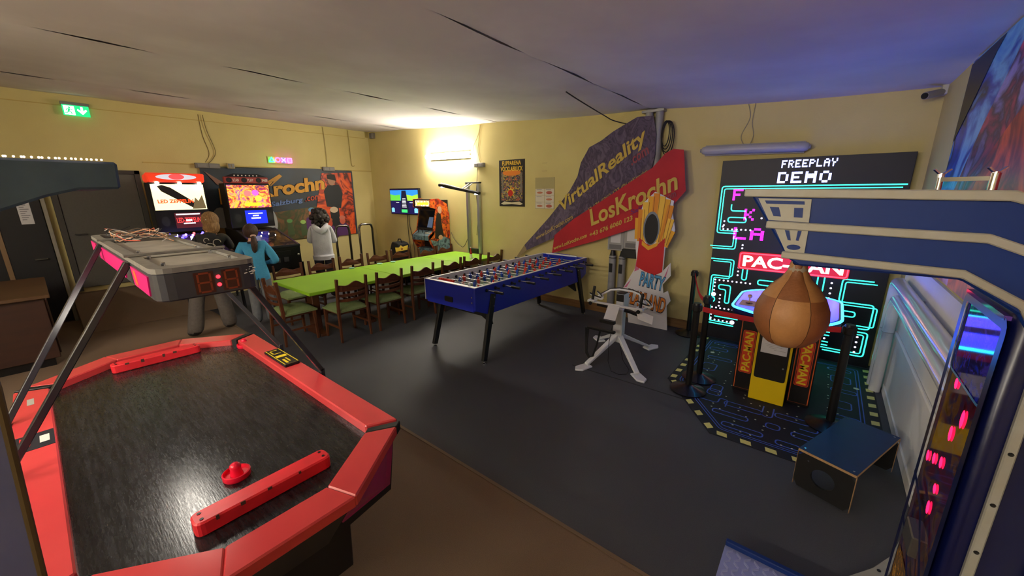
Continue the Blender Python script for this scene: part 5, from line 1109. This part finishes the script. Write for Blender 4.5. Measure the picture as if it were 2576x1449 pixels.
blob([(.30, .78), (.30, .98), (.45, .98), (.45, .78)], (208, 176, 40)); disc(1.05, .42, .13, .28, (176, 178, 176), .0035); disc(.20, .55, .14, .2, (150, 152, 150), .0035)
bt = FR((XL+.042, 2.38, .95+.80), (0, 1, .14), (0, -.14, 1))
OUTL = M('letter dark outline', (24, 22, 24), .6)
text('LosKrochn', bt, 2.12, .31, OUTL, bn, bold=.06, shear=.15, d=.006, a=-.005, b=-.005); text('LosKrochn', bt, 2.10, .30, M('banner orange letter', (226, 164, 56), .6), bn, bold=.04, shear=.15, d=.008)
bt2 = FR((XL+.042, 3.26, .95+.70), (0, 1, .14), (0, -.14, 1))
text('Salzburg', bt2, .68, .13, M('banner blue letter', (104, 132, 190), .6), bn, bold=.03, shear=.2, d=.007); text('.com', bt2, .36, .10, M('banner red letter', (190, 76, 50), .6), bn, bold=.02, shear=.2, d=.007, a=.72, b=.02)
build(MB().tube([(XL+.02, 2.16, 2.455), (XL+.02, 5.16, 2.475)], .006, 6), 'hem_cord', BLK, bn)
# notice on the dark door
no = thing('door_notice', 'white printed notice sheet taped to the black door', 'notice', (XL+.09, -.02, 1.54))
build(MB().box(XL+.081, XL+.084, -.08, .045, 1.54, 1.88), 'paper', M('white paper'), no)
nf2 = FR((XL+.084, -.08, 1.54), (0, 1, 0), (0, 0, 1)); mb = MB()
for k in range(9): mb.rect(nf2, .02, .105-.02*(k % 3), .30-.03*k, .31-.03*k, .001)
build(mb, 'print_line', M('grey print'), no)
# ---- pinball machines
PBK = M('pinball black', (18, 17, 20), .35)
def pinball(yc, label, kind):
    p = thing('pinball_machine', label, 'pinball machine', (-8.1, yc, 0), 0, 'pinball machines')
    hw = .36; xb0, xb1, xf = -9.0, -8.42, -7.36
    bb = build(MB().box(xb0+.25, xb1, yc-hw, yc+hw, 1.34, 2.14), 'backbox', PBK, p, .006)
    f = FR((xb1, yc-hw, 1.34), (0, 1, 0), (0, 0, 1)); W_ = 2*hw
    if kind == 0:
        build(MB().rect(f, .02, W_-.02, .36, .77, .002), 'backglass', M('cream backglass', (244, 232, 176), .3, em=(246, 234, 180), es=1.0), bb)
        build(MB().poly(f, [(.10, .74), (.16, .76), (.26, .72), (.64, .40), (.66, .37), (.54, .37), (.14, .66)], .003), 'dark_streak_print', M('backglass dark', (26, 22, 22), .4), bb)
        build(MB().poly(f, [(.52, .42), (.56, .56), (.60, .50), (.66, .60), (.69, .37), (.50, .37)], .0035), 'dark_streak_print', M('backglass sepia', (110, 96, 66), .4, em=(110, 96, 66), es=.4), bb)
        text('LED ZEPPELIN', f, .46, .06, M('backglass red letter', (240, 74, 30), .4, em=(240, 74, 30), es=.8), bb, a=.07, b=.47, bold=.03, d=.005)
    else:
        build(MB().rect(f, .02, W_-.02, .36, .77, .002), 'backglass', ART('bright comic backglass', [(24, 70, 36), (60, 120, 40), (236, 140, 36), (40, 40, 90), (220, 70, 50), (245, 190, 60), (230, 110, 120), (70, 60, 140), (250, 220, 110), (40, 24, 40)], 6, .85, 1.6, .3), bb)
        build(MB().poly(f, [(.26, .39), (.54, .39), (.53, .45), (.27, .45)], .003), 'logo_patch', M('logo yellow', (250, 210, 40), .4, em=(250, 210, 40), es=1), bb)
        for a, b, c in ((.33, .62, (235, 110, 110)), (.46, .63, (200, 90, 190)), (.50, .53, (250, 190, 70))): build(MB().disc(f, a, b, .06, .055, .003, 16), 'comic_print', M('comic %d' % c[1], c, .4, em=c, es=.9), bb)
    build(MB().rect(f, .03, W_-.03, .02, .34, .002), 'speaker_panel', M('speaker panel', (12, 12, 18), .4), bb)
    lc = (60, 20, 24) if kind == 0 else (24, 40, 190)
    build(MB().rect(f, .24, .60, .06, .31, .004), 'score_screen', M('score screen %d' % kind, lc, .3, em=lc, es=1.0), bb)
    if kind == 0:
        text('LED-ZEPPELIN', f, .32, .08, M('score red letter', (220, 60, 60), .4, em=(220, 60, 60), es=1), bb, a=.26, b=.15, bold=.02, d=.006)
        mb = MB().rect(f, .26, .58, .275, .297, .006).rect(f, .34, .50, .125, .145, .007).rect(f, .38, .46, .17, .20, .007)
    else: mb = MB().rect(f, .29, .53, .245, .262, .006).rect(f, .36, .46, .20, .225, .006).rect(f, .33, .49, .155, .18, .006)
    build(mb, 'score_text', M('white led'), bb)
    for a in (.12, .68 if kind == 0 else .66): build(MB().disc(f, a if a < .3 else W_-.06, .18, .055, .08, .003, 18), 'speaker_grille', M('grille', (30, 30, 34), .6), bb)
    if kind == 0:
        tp = build(MB().hexa([(-8.65, yc-.38, 2.14), (-8.36, yc-.36, 2.14), (-8.36, yc+.36, 2.14), (-8.65, yc+.38, 2.14), (-8.65, yc-.38, 2.26), (-8.40, yc-.38, 2.29), (-8.40, yc+.38, 2.29), (-8.65, yc+.38, 2.26)]), 'topper', M('topper red', (206, 50, 30), .35, em=(230, 60, 30), es=.5, vary=None), p, .02)
        tf_ = FR((-8.37, yc-.38, 2.15), (0, 1, 0), (-.02, 0, 1))
        build(MB().disc(tf_, .38, .075, .26, .045, .004, 24), 'topper_oval', M('topper pale', (190, 190, 200), .3, em=(190, 190, 205), es=.6), tp); build(MB().disc(tf_, .38, .078, .10, .045, .006, 20), 'topper_gem', M('topper gem', (240, 60, 60), .3, em=(245, 60, 60), es=1.2), tp)
        for a in (.12, .40, .66): build(MB().ball(tuple(tf_(a, -.025, .02)), .028, 12, 8), 'flash_lamp', M('flash lamp', (255, 250, 235), .3, em=(255, 248, 230), es=9), tp, smooth=True)
    else:
        tp = build(MB().box(-8.50, -8.42, yc-.35, yc+.35, 2.14, 2.25), 'topper', M('topper maroon', (150, 50, 44), .5), p, .004)
        tf_ = FR((-8.42, yc-.35, 2.14), (0, 1, 0), (0, 0, 1)); mw = M('topper letter', (226, 214, 206), .5)
        for k, s in enumerate(('SCAN', 'PLAY', 'SHARE')):
            build(MB().disc(tf_, .07+.235*k, .055, .045, d=.002, n=18), 'badge', PBK, tp); build(MB().disc(tf_, .07+.235*k, .055, .022, d=.003, n=12), 'badge', M('grille'), tp)
            text(s, tf_, .095, .05, mw, tp, a=.125+.235*k, b=.03, bold=.02)
        build(MB().prism([(yc-.35, 2.25), (yc+.35, 2.25), (yc+.20, 2.31), (yc-.20, 2.31)], -8.48, -8.45, 'x'), 'topper_arch', PBK, tp)
        af = FR((-8.45, yc, 2.265), (0, 1, 0), (0, 0, 1)); mb = MB()
        for k in range(7): mb.disc(af, -.18+.06*k, .012, .012, d=.002, n=8)
        build(mb, 'badge', mw, tp)
    # body
    h2 = .33; zr, zf = 1.30, 1.06
    body = build(MB().prism([(xb0+.02, .72), (xf, .62), (xf, zf), (xb1+.02, zr), (xb0+.02, zr+.02)], yc-h2, yc+h2, 'y'), 'body', PBK, p, .004)
    pr = FR((xb1+.05, yc+h2, zr-.005), Vector((xf-xb1-.06, 0, zf-zr)), (0, -1, 0))
    pr = FR((xb1+.05, yc-h2, zr+.001), (0, 1, 0), Vector((-(xf-xb1-.06), 0, -(zf-zr))))
    Lp = math.hypot(xf-xb1, zf-zr)-.06
    build(MB().rect(pr, .03, .63, -Lp, 0, .004), 'playfield', ART('playfield %d' % kind, [(20, 16, 30), (60, 40, 90), (30, 26, 60), (110, 80, 150), (24, 20, 40)] if kind == 0 else [(16, 14, 18), (50, 40, 34), (24, 22, 26), (110, 84, 50), (30, 28, 44)], 9, 0, 1, .12), body)
    for s in (0, 1): build(MB().ribbon(pr, [(.015+.63*s, -Lp), (.015+.63*s, 0)], .03, .010), 'side_rail', M('rail gunmetal', (70, 68, 74), .3, metal=.7), body)
    if kind == 0:
        for k in range(14):
            c = random.choice(((70, 60, 255), (230, 230, 255), (255, 60, 60), (120, 90, 255)))
            build(MB().ball(tuple(pr(.08+.52*((k*5) % 14)/13, -.04-.05*(k % 5), .02)), .018, 8, 6), 'playfield_lamp', M('pf lamp %d %d' % (c[0], c[1]), c, .4, em=c, es=6), body, smooth=True)
    else:
        for k in range(6):
            build(MB().ball(tuple(pr(.10+.08*k, -.25-.09*(k % 3), .012)), .010, 8, 6), 'playfield_lamp', M('pf lamp warm', (255, 240, 220), .4, em=(255, 238, 215), es=4), body, smooth=True)
        text('Gameplay', pr, .18, .04, M('pf print', (200, 200, 220), .4), body, a=.22, b=-.10) if False else None
    build(MB().box(xf-.03, xf+.012, yc-h2-.004, yc+h2+.004, zf-.03, zf+.012), 'lockdown_bar', M('rail gunmetal'), body, .006)
    cd = build(MB().box(xf, xf+.012, yc-.16, yc+.16, .67, .97), 'coin_door', M('coin door black', (26, 26, 28), .3), body, .004)
    [build(MB().box(xf+.012, xf+.02, yc+q_, yc+q_+.08, .78, .86), 'coin_slot', M('dull steel'), cd) for q_ in (-.11, .03)]
    build(MB().cyl((xf, yc+.24, .90), (xf+.10, yc+.24, .90), .012, n=10).ball((xf+.11, yc+.24, .90), .022, 10, 8), 'plunger', CHR, body, smooth=True)
    sf_ = FR((xf, yc+h2, .66), (-1, 0, 0), (0, 0, 1))
    build(MB().rect(sf_, .05, 1.2, .06, .36, .002), 'side_art', ART('pin side art %d' % kind, [(20, 16, 16), (90, 50, 26), (180, 90, 30), (40, 26, 24), (70, 80, 60), (24, 18, 18)], 6, 0, 1.5, .4), body)
    for x in (xf-.02, xb0+.12):
        for s in (-1, 1): build(MB().bar((x, yc+s*(h2+.01), .74), (x+.02, yc+s*(h2+.02), .03), .035, .035).lathe([(0, 0), (.025, 0), (.025, .01), (.01, .03), (0, .03)], (x+.02, yc+s*(h2+.02), 0), 12), 'leg', M('leg black steel', (30, 30, 32), .3, metal=.5), p, .003)
pinball(1.645, 'pinball machine with a cream lit backglass under a red domed topper', 0); pinball(2.66, 'pinball machine with a crowded bright backglass and scan play share topper', 1)
# ---- chrome trolley with two hoop handles
tr_ = thing('platform_trolley', 'platform trolley with two tall chrome hoop handles by the banner', 'trolley', (-7.95, 4.42, 0))
build(MB().box(-8.25, -7.65, 3.98, 4.88, .16, .20), 'deck', M('deck grey', (90, 88, 86), .6), tr_, .006)
for y0, y1 in ((3.99, 4.29), (4.52, 4.84)):
    x = -7.98
    build(MB().tube([(x, y0, .18), (x, y0, 1.18), (x, y0+.02, 1.25), (x, y0+.07, 1.28), (x, y1-.07, 1.28), (x, y1-.02, 1.25), (x, y1, 1.18), (x, y1, .18)], .024, 12), 'hoop_handle', M('chrome hoop', (112, 108, 104), .25, metal=1), tr_, smooth=True)
for x in (-8.15, -7.75):
    for y in (4.06, 4.80): build(MB().cyl((x, y-.02, .07), (x, y+.02, .07), .07, n=16).box(x-.02, x+.02, y-.03, y+.03, .10, .16), 'caster', BLK, tr_)
# ---- wooden counter
wc = thing('wooden_counter', 'brown wooden counter beside the black door', 'counter', (-7.5, -.4, 0))
OAK = M('brown counter wood', (62, 32, 19), .55, vary=(3, (50, 25, 14), .25), scale3=(1, 1, 6)); TPW = M('worn counter top', (96, 68, 42), .5, vary=(4, (80, 54, 32), .3))
build(MB().box(-8.25, -6.80, -1.2, -.07, .10, .82), 'body', OAK, wc, .005); build(MB().box(-8.30, -6.73, -1.25, -.02, .82, .86), 'counter_top', TPW, wc, .006); build(MB().box(-8.22, -6.85, -1.15, -.12, 0, .10), 'plinth', PBK, wc)
for x0, x1 in ((-8.2, -7.55), (-7.5, -6.85)): build(MB().box(x0, x1, -.072, -.055, .14, .79), 'panel', OAK, wc, .006)
# ---- near cabinet on the left with overhanging lit header
nc = thing('side_cabinet', 'blue sided arcade cabinet with a curved header and row of tiny lights', 'arcade machine', (-.95, -.5, 0))
SBL = M('blue violet side', (88, 96, 172), .45, vary=(9, (78, 84, 156), .3)); TAN = M('tan edge moulding', (74, 58, 38), .5)
cb = build(MB().prism([(-.098, 0), (-.098, 1.2), (-.083, 1.45), (-.066, 1.72), (-.066, 1.76), (-.24, 1.80), (-.24, 1.90), (-.9, 1.90), (-.9, 0)], -1.14, -.76, 'x'), 'cabinet_body', SBL, nc)
for o_ in (cb,):
    for v in o_.data.vertices:
        if v.co.y > .35 and v.co.x < -.1: v.co.y -= .036
build(MB().tube([(-.762, -.097, 0), (-.762, -.097, 1.2), (-.762, -.082, 1.45), (-.762, -.065, 1.72), (-.762, -.065, 1.76)], .0045, 8), 'edge_moulding', TAN, cb)
hp = [(.090, 1.958), (.092, 1.994), (-.9, 2.0), (-.9, 1.86), (-.30, 1.86), (-.10, 1.902), (-.03, 1.927), (.02, 1.948), (.05, 1.957)]
hdr = build(MB().prism(hp, -1.10, -.78, 'x'), 'header', M('worn blue header', (64, 88, 128), .6, vary=(30, (52, 74, 112), .3)), nc, .003)
for k in range(24):
    y = .078-.0046*k*(1+.02*(k%3))
    build(MB().ball((-.785, y, 1.9965), .0013, 6, 4), 'tiny_light', M('warm tiny light', (255, 220, 180), .4, em=(255, 214, 170), es=10), hdr)

# ================================================================ PEOPLE
SKIN = M('skin', (214, 160, 132), .55); SHOE = M('dark shoe', (34, 32, 34), .6)
def person(loc, rz, label, H, J, mats, rule, hair, extra=None, torso_y=.82):
    """J: joints (right, forward, up) at 1.70 m with radii, edges; one continuous skin mesh"""
    p = thing('person', label, 'person', loc, rz); s = H/1.70
    names = list(J); idx = {n_: i for i, n_ in enumerate(names)}
    me = bpy.data.meshes.new('sk'); me.from_pydata([tuple(c*s for c in J[n_][0]) for n_ in names], [(idx[J[n_][2]], idx[n_]) for n_ in names if J[n_][2]], [])
    ob = bpy.data.objects.new('sk', me); COL.objects.link(ob)
    md = ob.modifiers.new('s', 'SKIN'); md.use_smooth_shade = True
    for n_ in names:
        sv = me.skin_vertices[0].data[idx[n_]]; r_ = J[n_][1]*s; sv.radius = (r_, r_); sv.use_root = (J[n_][2] is None)
    ss = ob.modifiers.new('u', 'SUBSURF'); ss.levels = 2; ss.render_levels = 2
    bpy.context.view_layer.update()
    m2 = bpy.data.meshes.new_from_object(ob.evaluated_get(bpy.context.evaluated_depsgraph_get())); bpy.data.objects.remove(ob)
    for v in m2.vertices:
        if .9*s < v.co.z < 1.42*s and abs(v.co.x) < .2*s: v.co.y *= torso_y
    # head with face joined to the same surface
    hx, hy, hz = J['head'][0]; hb = MB(); c = (hx*s, hy*s, hz*s)
    hb.ball(c, (.078*s, .096*s, .114*s), 20, 14)
    hb.ball((c[0], c[1]+.094*s, c[2]-.012*s), (.013*s, .02*s, .022*s), 8, 6)
    for q in (-1, 1): hb.ball((c[0]+q*.077*s, c[1], c[2]-.005*s), (.012*s, .022*s, .034*s), 8, 6)
    bm = bmesh.new(); bm.from_mesh(m2); tmp = bpy.data.meshes.new('h'); tmp.from_pydata(hb.v, [], hb.f); bm.from_mesh(tmp); bmesh.ops.recalc_face_normals(bm, faces=bm.faces); bm.to_mesh(m2); bm.free()
    m2.materials.clear()
    for m_ in mats: m2.materials.append(m_)
    nb = len(m2.polygons)
    for f_ in m2.polygons:
        c_ = f_.center/s; f_.material_index = rule(c_)
    m2.name = 'body'; b = link(m2, 'body', None, p, smooth=True, local=True)
    fc = MB()
    for q in (-1, 1): fc.ball((c[0]+q*.03*s, c[1]+.082*s, c[2]+.01*s), (.011*s, .008*s, .007*s), 8, 6)
    build(fc, 'eyes', M('eye dark', (40, 30, 26), .3), p, local=True); build(MB().ball((c[0], c[1]+.086*s, c[2]-.055*s), (.022*s, .008*s, .007*s), 8, 6), 'mouth', M('lip', (170, 90, 84), .5), p, local=True)
    for nm, mb_, m_ in hair(s, c): build(mb_, nm, m_, p, smooth=True, local=True)
    if extra:
        for nm, mb_, m_ in extra(s, c): build(mb_, nm, m_, p, smooth=True, local=True)
    return p
def skeleton(feet, hips, lean, arms, baggy=.0, bust=0):
    (lx, ly), (rx, ry) = feet; hx, hy = hips; ox, oy = lean
    J = {'pelvis': ((hx, hy, .95), .125+baggy*.3, None), 'waist': ((hx+ox*.3, hy+oy*.3, 1.08), .118, 'pelvis'), 'chest': ((hx+ox*.7, hy+oy*.7, 1.27), .135, 'waist'), 'neckbase': ((hx+ox*.9, hy+oy*.9, 1.40), .075, 'chest'),
         'neck': ((hx+ox, hy+oy+.01, 1.47), .048, 'neckbase'), 'head': ((hx+ox*1.05, hy+oy+.03, 1.585), .05, 'neck')}
    for n_, sx, (fx, fy) in (('l', -1, (lx, ly)), ('r', 1, (rx, ry))):
        J['hip'+n_] = ((hx+sx*.085, hy, .86), .092+baggy*.5, 'pelvis'); J['knee'+n_] = (((hx+sx*.09)*.45+fx*.55, (hy*.45+fy*.55)+.02, .48), .064+baggy, 'hip'+n_)
        J['ankle'+n_] = ((fx, fy, .11), .048+baggy*1.3, 'knee'+n_); J['toe'+n_] = ((fx+sx*.02, fy+.19, .045), .045, 'ankle'+n_)
        J['sho'+n_] = ((hx+ox*.85+sx*.155, hy+oy*.85, 1.37), .062, 'chest'); e, w_ = arms[n_]
        J['elb'+n_] = (e, .046, 'sho'+n_); J['wri'+n_] = (w_, .030, 'elb'+n_)
        d_ = (Vector(w_)-Vector(e)).normalized(); pl_ = Vector(w_)+d_*.06; J['palm'+n_] = (tuple(pl_), .026, 'wri'+n_)
        u_ = d_.cross(Vector((0, 0, 1))); u_ = u_.normalized() if u_.length > .05 else Vector((1, 0, 0)); dn_ = Vector((0, 0, -1))
        for k in range(4):
            b_ = pl_+u_*(k-1.5)*.019+d_*.035; J['f%d%s' % (k, n_)] = (tuple(b_), .009, 'palm'+n_); J['g%d%s' % (k, n_)] = (tuple(b_+d_*(.035-.004*abs(k-1.4))+dn_*.018), .008, 'f%d%s' % (k, n_))
        b_ = Vector(w_)+d_*.035-u_*.035*sx; J['t0'+n_] = (tuple(b_), .011, 'wri'+n_); J['t1'+n_] = (tuple(b_+d_*.04-u_*.008*sx), .009, 't0'+n_)
    return J
JEAN = M('grey washed denim', (104, 98, 96), .85, vary=(30, (88, 82, 80), .3), bump=(80, .3)); JEAN2 = M('grey blue denim', (112, 116, 124), .85, vary=(20, (96, 100, 108), .3), bump=(80, .3))
# 1 fair-haired player in a black top with pale loops
J = skeleton(((-.22, -.02), (.20, .0)), (.03, .0), (.17, .06), {'l': ((-.10, .12, 1.14), (-.02, .34, 1.08)), 'r': ((.44, .16, 1.18), (.32, .32, 1.36))}, .028)
for n_ in ('l', 'r'): J['ankle'+n_] = (J['ankle'+n_][0], .105, J['ankle'+n_][2])
for k_ in list(J):
    pass
BTOP = M('black top', (26, 25, 27), .8, vary=(20, (34, 32, 34), .3))
def rule1(c): return 3 if c.z < .085 else (1 if c.z < .93 else (0 if (c.z > 1.44 or (c.y > .27 and c.z > .9)) else 2))
HB = M('fair hair', (176, 136, 84), .6, vary=(26, (104, 70, 38), .2), scale3=(4, 4, .5), bump=(60, .9))
def hair1(s, c):
    a = MB().ball((c[0], c[1]-.022*s, c[2]+.018*s), (.104*s, .104*s, .116*s), 18, 12)
    b = MB().ball((c[0], c[1]-.07*s, c[2]-.07*s), (.088*s, .055*s, .11*s), 14, 10).tube([(c[0]-.06*s, c[1]-.03*s, c[2]-.02*s), (c[0]-.075*s, c[1]+.0*s, c[2]-.10*s), (c[0]-.06*s, c[1]-.02*s, c[2]-.17*s)], [.03*s, .025*s, .008*s], 8)
    d = MB().box(c[0]-.075*s, c[0]-.045*s, c[1]-.10*s, c[1]-.075*s, c[2]+.02*s, c[2]+.032*s)
    return [('hair', a, HB), ('hair_length', b, HB), ('hair_clip', d, M('pale clip', (220, 214, 200), .3))]
def loops(s, c):
    out = []
    for k, (a, b, r_) in enumerate(((.05, 1.25, .05), (.14, 1.30, .045), (.10, 1.15, .05), (-.02, 1.14, .04), (.17, 1.18, .04), (-.06, 1.28, .035), (.02, 1.34, .03))):
        pts = [(a*s+.05*s+r_*s*math.cos(t*PI/9), -.118*s+.035*abs(a-.03)*s*8*.4, b*s+r_*s*math.sin(t*PI/9)) for t in range(13)]
        out.append(('loop_print', MB().tube(pts, .004*s, 5), M('pale loop print', (196, 188, 176), .7)))
    return out
person((-6.62, 1.38, 0), PI/2+.05, 'person with fair hair in a black top with pale loops, playing pinball', 1.70, J, [SKIN, JEAN, BTOP, SHOE], rule1, hair1, loops)
# 2 child in a blue jumper with a dark ponytail
J = skeleton(((-.10, .0), (.10, .02)), (0, 0), (0, .05), {'l': ((-.27, .05, 1.08), (-.12, .30, 1.02)), 'r': ((.30, .03, 1.07), (.16, .28, 1.03))}, .02)
for n_ in ('elbl', 'elbr'): J[n_] = (J[n_][0], .064, J[n_][2])
for n_ in ('waist', 'pelvis', 'shol', 'shor'): J[n_] = (J[n_][0], J[n_][1]+.014, J[n_][2])
BJ = M('blue jumper', (72, 158, 206), .9, vary=(40, (62, 146, 194), .3), bump=(150, .4))
def rule2(c): return 3 if c.z < .085 else (1 if c.z < .80 else (0 if (c.z > 1.43 or (c.y > .24 and c.z < 1.2)) else 2))
HD = M('dark brown hair', (74, 44, 30), .55, vary=(26, (38, 21, 15), .2), scale3=(4, 4, .5), bump=(60, .9))
def hair2(s, c):
    a = MB().ball((c[0], c[1]-.02*s, c[2]+.010*s), (.108*s, .108*s, .122*s), 18, 12)
    b = MB().tube([(c[0]+.02*s, c[1]-.10*s, c[2]-.05*s), (c[0]+.02*s, c[1]-.14*s, c[2]-.10*s), (c[0]+.015*s, c[1]-.145*s, c[2]-.20*s), (c[0]+.01*s, c[1]-.13*s, c[2]-.30*s), (c[0], c[1]-.12*s, c[2]-.36*s)], [.025*s, .038*s, .048*s, .036*s, .008*s], 10)
    d = MB().ball((c[0]+.02*s, c[1]-.115*s, c[2]-.065*s), (.042*s, .032*s, .026*s), 12, 8)
    e = MB().lathe([(.066*s, 1.395*s), (.090*s, 1.40*s), (.085*s, 1.425*s), (.06*s, 1.43*s)], (0, .035*s, 0), 18)
    return [('hair', a, HD), ('ponytail', b, HD), ('hair_scrunchie', d, M('pale scrunchie', (206, 168, 150), .8)), ('collar', e, M('navy collar', (24, 28, 52), .8))]
person((-6.46, 1.98, 0), PI/2-.25, 'person in a bright blue jumper with a dark ponytail at the pinball machine', 1.52, J, [SKIN, JEAN2, BJ, SHOE], rule2, hair2)
# 3 person in a pale hoodie with big dark curls
J = skeleton(((-.09, .0), (.10, .0)), (0, 0), (0, .03), {'l': ((-.21, .12, 1.10), (-.08, .26, 1.32)), 'r': ((.22, .10, 1.08), (.08, .26, 1.32))}, .02)
for n_ in ('pelvis', 'waist', 'chest'): J[n_] = (J[n_][0], J[n_][1]+.04, J[n_][2])
for n_ in ('elbl', 'elbr'): J[n_] = (J[n_][0], .060, J[n_][2])
HOOD = M('pale grey hoodie', (196, 198, 204), .9, vary=(12, (180, 182, 190), .3), bump=(40, .4))
def rule3(c): return 3 if c.z < .085 else (1 if c.z < .80 else (0 if (c.z > 1.46 or c.y > .25) else 2))
HK = M('black curls', (26, 18, 16), .6, vary=(30, (38, 26, 22), .35), bump=(50, .8))
def hair3(s, c):
    a = MB().ball((c[0], c[1]-.03*s, c[2]+.0*s), (.14*s, .125*s, .16*s), 20, 14); r2 = random.Random(3); b = MB()
    for k in range(46):
        t, u = r2.uniform(0, 2*PI), r2.uniform(-.9, .9)
        q = (c[0]+0.14*s*math.cos(t)*math.sqrt(1-u*u), c[1]-.035*s+.125*s*math.sin(t)*math.sqrt(1-u*u), c[2]-.04*s+.18*s*u)
        if q[1] > c[1]+.05*s and q[2] < c[2]+.06*s: continue
        b.ball(q, r2.uniform(.028, .045)*s, 8, 6)
    return [('hair', a, HK), ('curls', b, HK)]
def hood3(s, c):
    vs = []; mb = MB()
    mb.tube([(-.11*s, .02*s, 1.44*s), (-.10*s, -.07*s, 1.41*s), (-.05*s, -.13*s, 1.35*s), (0, -.15*s, 1.32*s), (.05*s, -.13*s, 1.35*s), (.10*s, -.07*s, 1.41*s), (.11*s, .02*s, 1.44*s)], [.03*s, .045*s, .055*s, .06*s, .055*s, .045*s, .03*s], 10)
    hem = MB().lathe([(.165*s, .79*s), (.182*s, .79*s), (.188*s, .86*s), (.165*s, .88*s)], (0, 0, 0), 20)
    return [('hood', mb, HOOD), ('hem', hem, HOOD)]
person((-7.15, 3.30, 0), PI/2-.45, 'person in a pale grey hoodie with big black curly hair', 1.66, J, [SKIN, M('dark trousers', (40, 40, 48), .8), HOOD, SHOE], rule3, hair3, hood3)
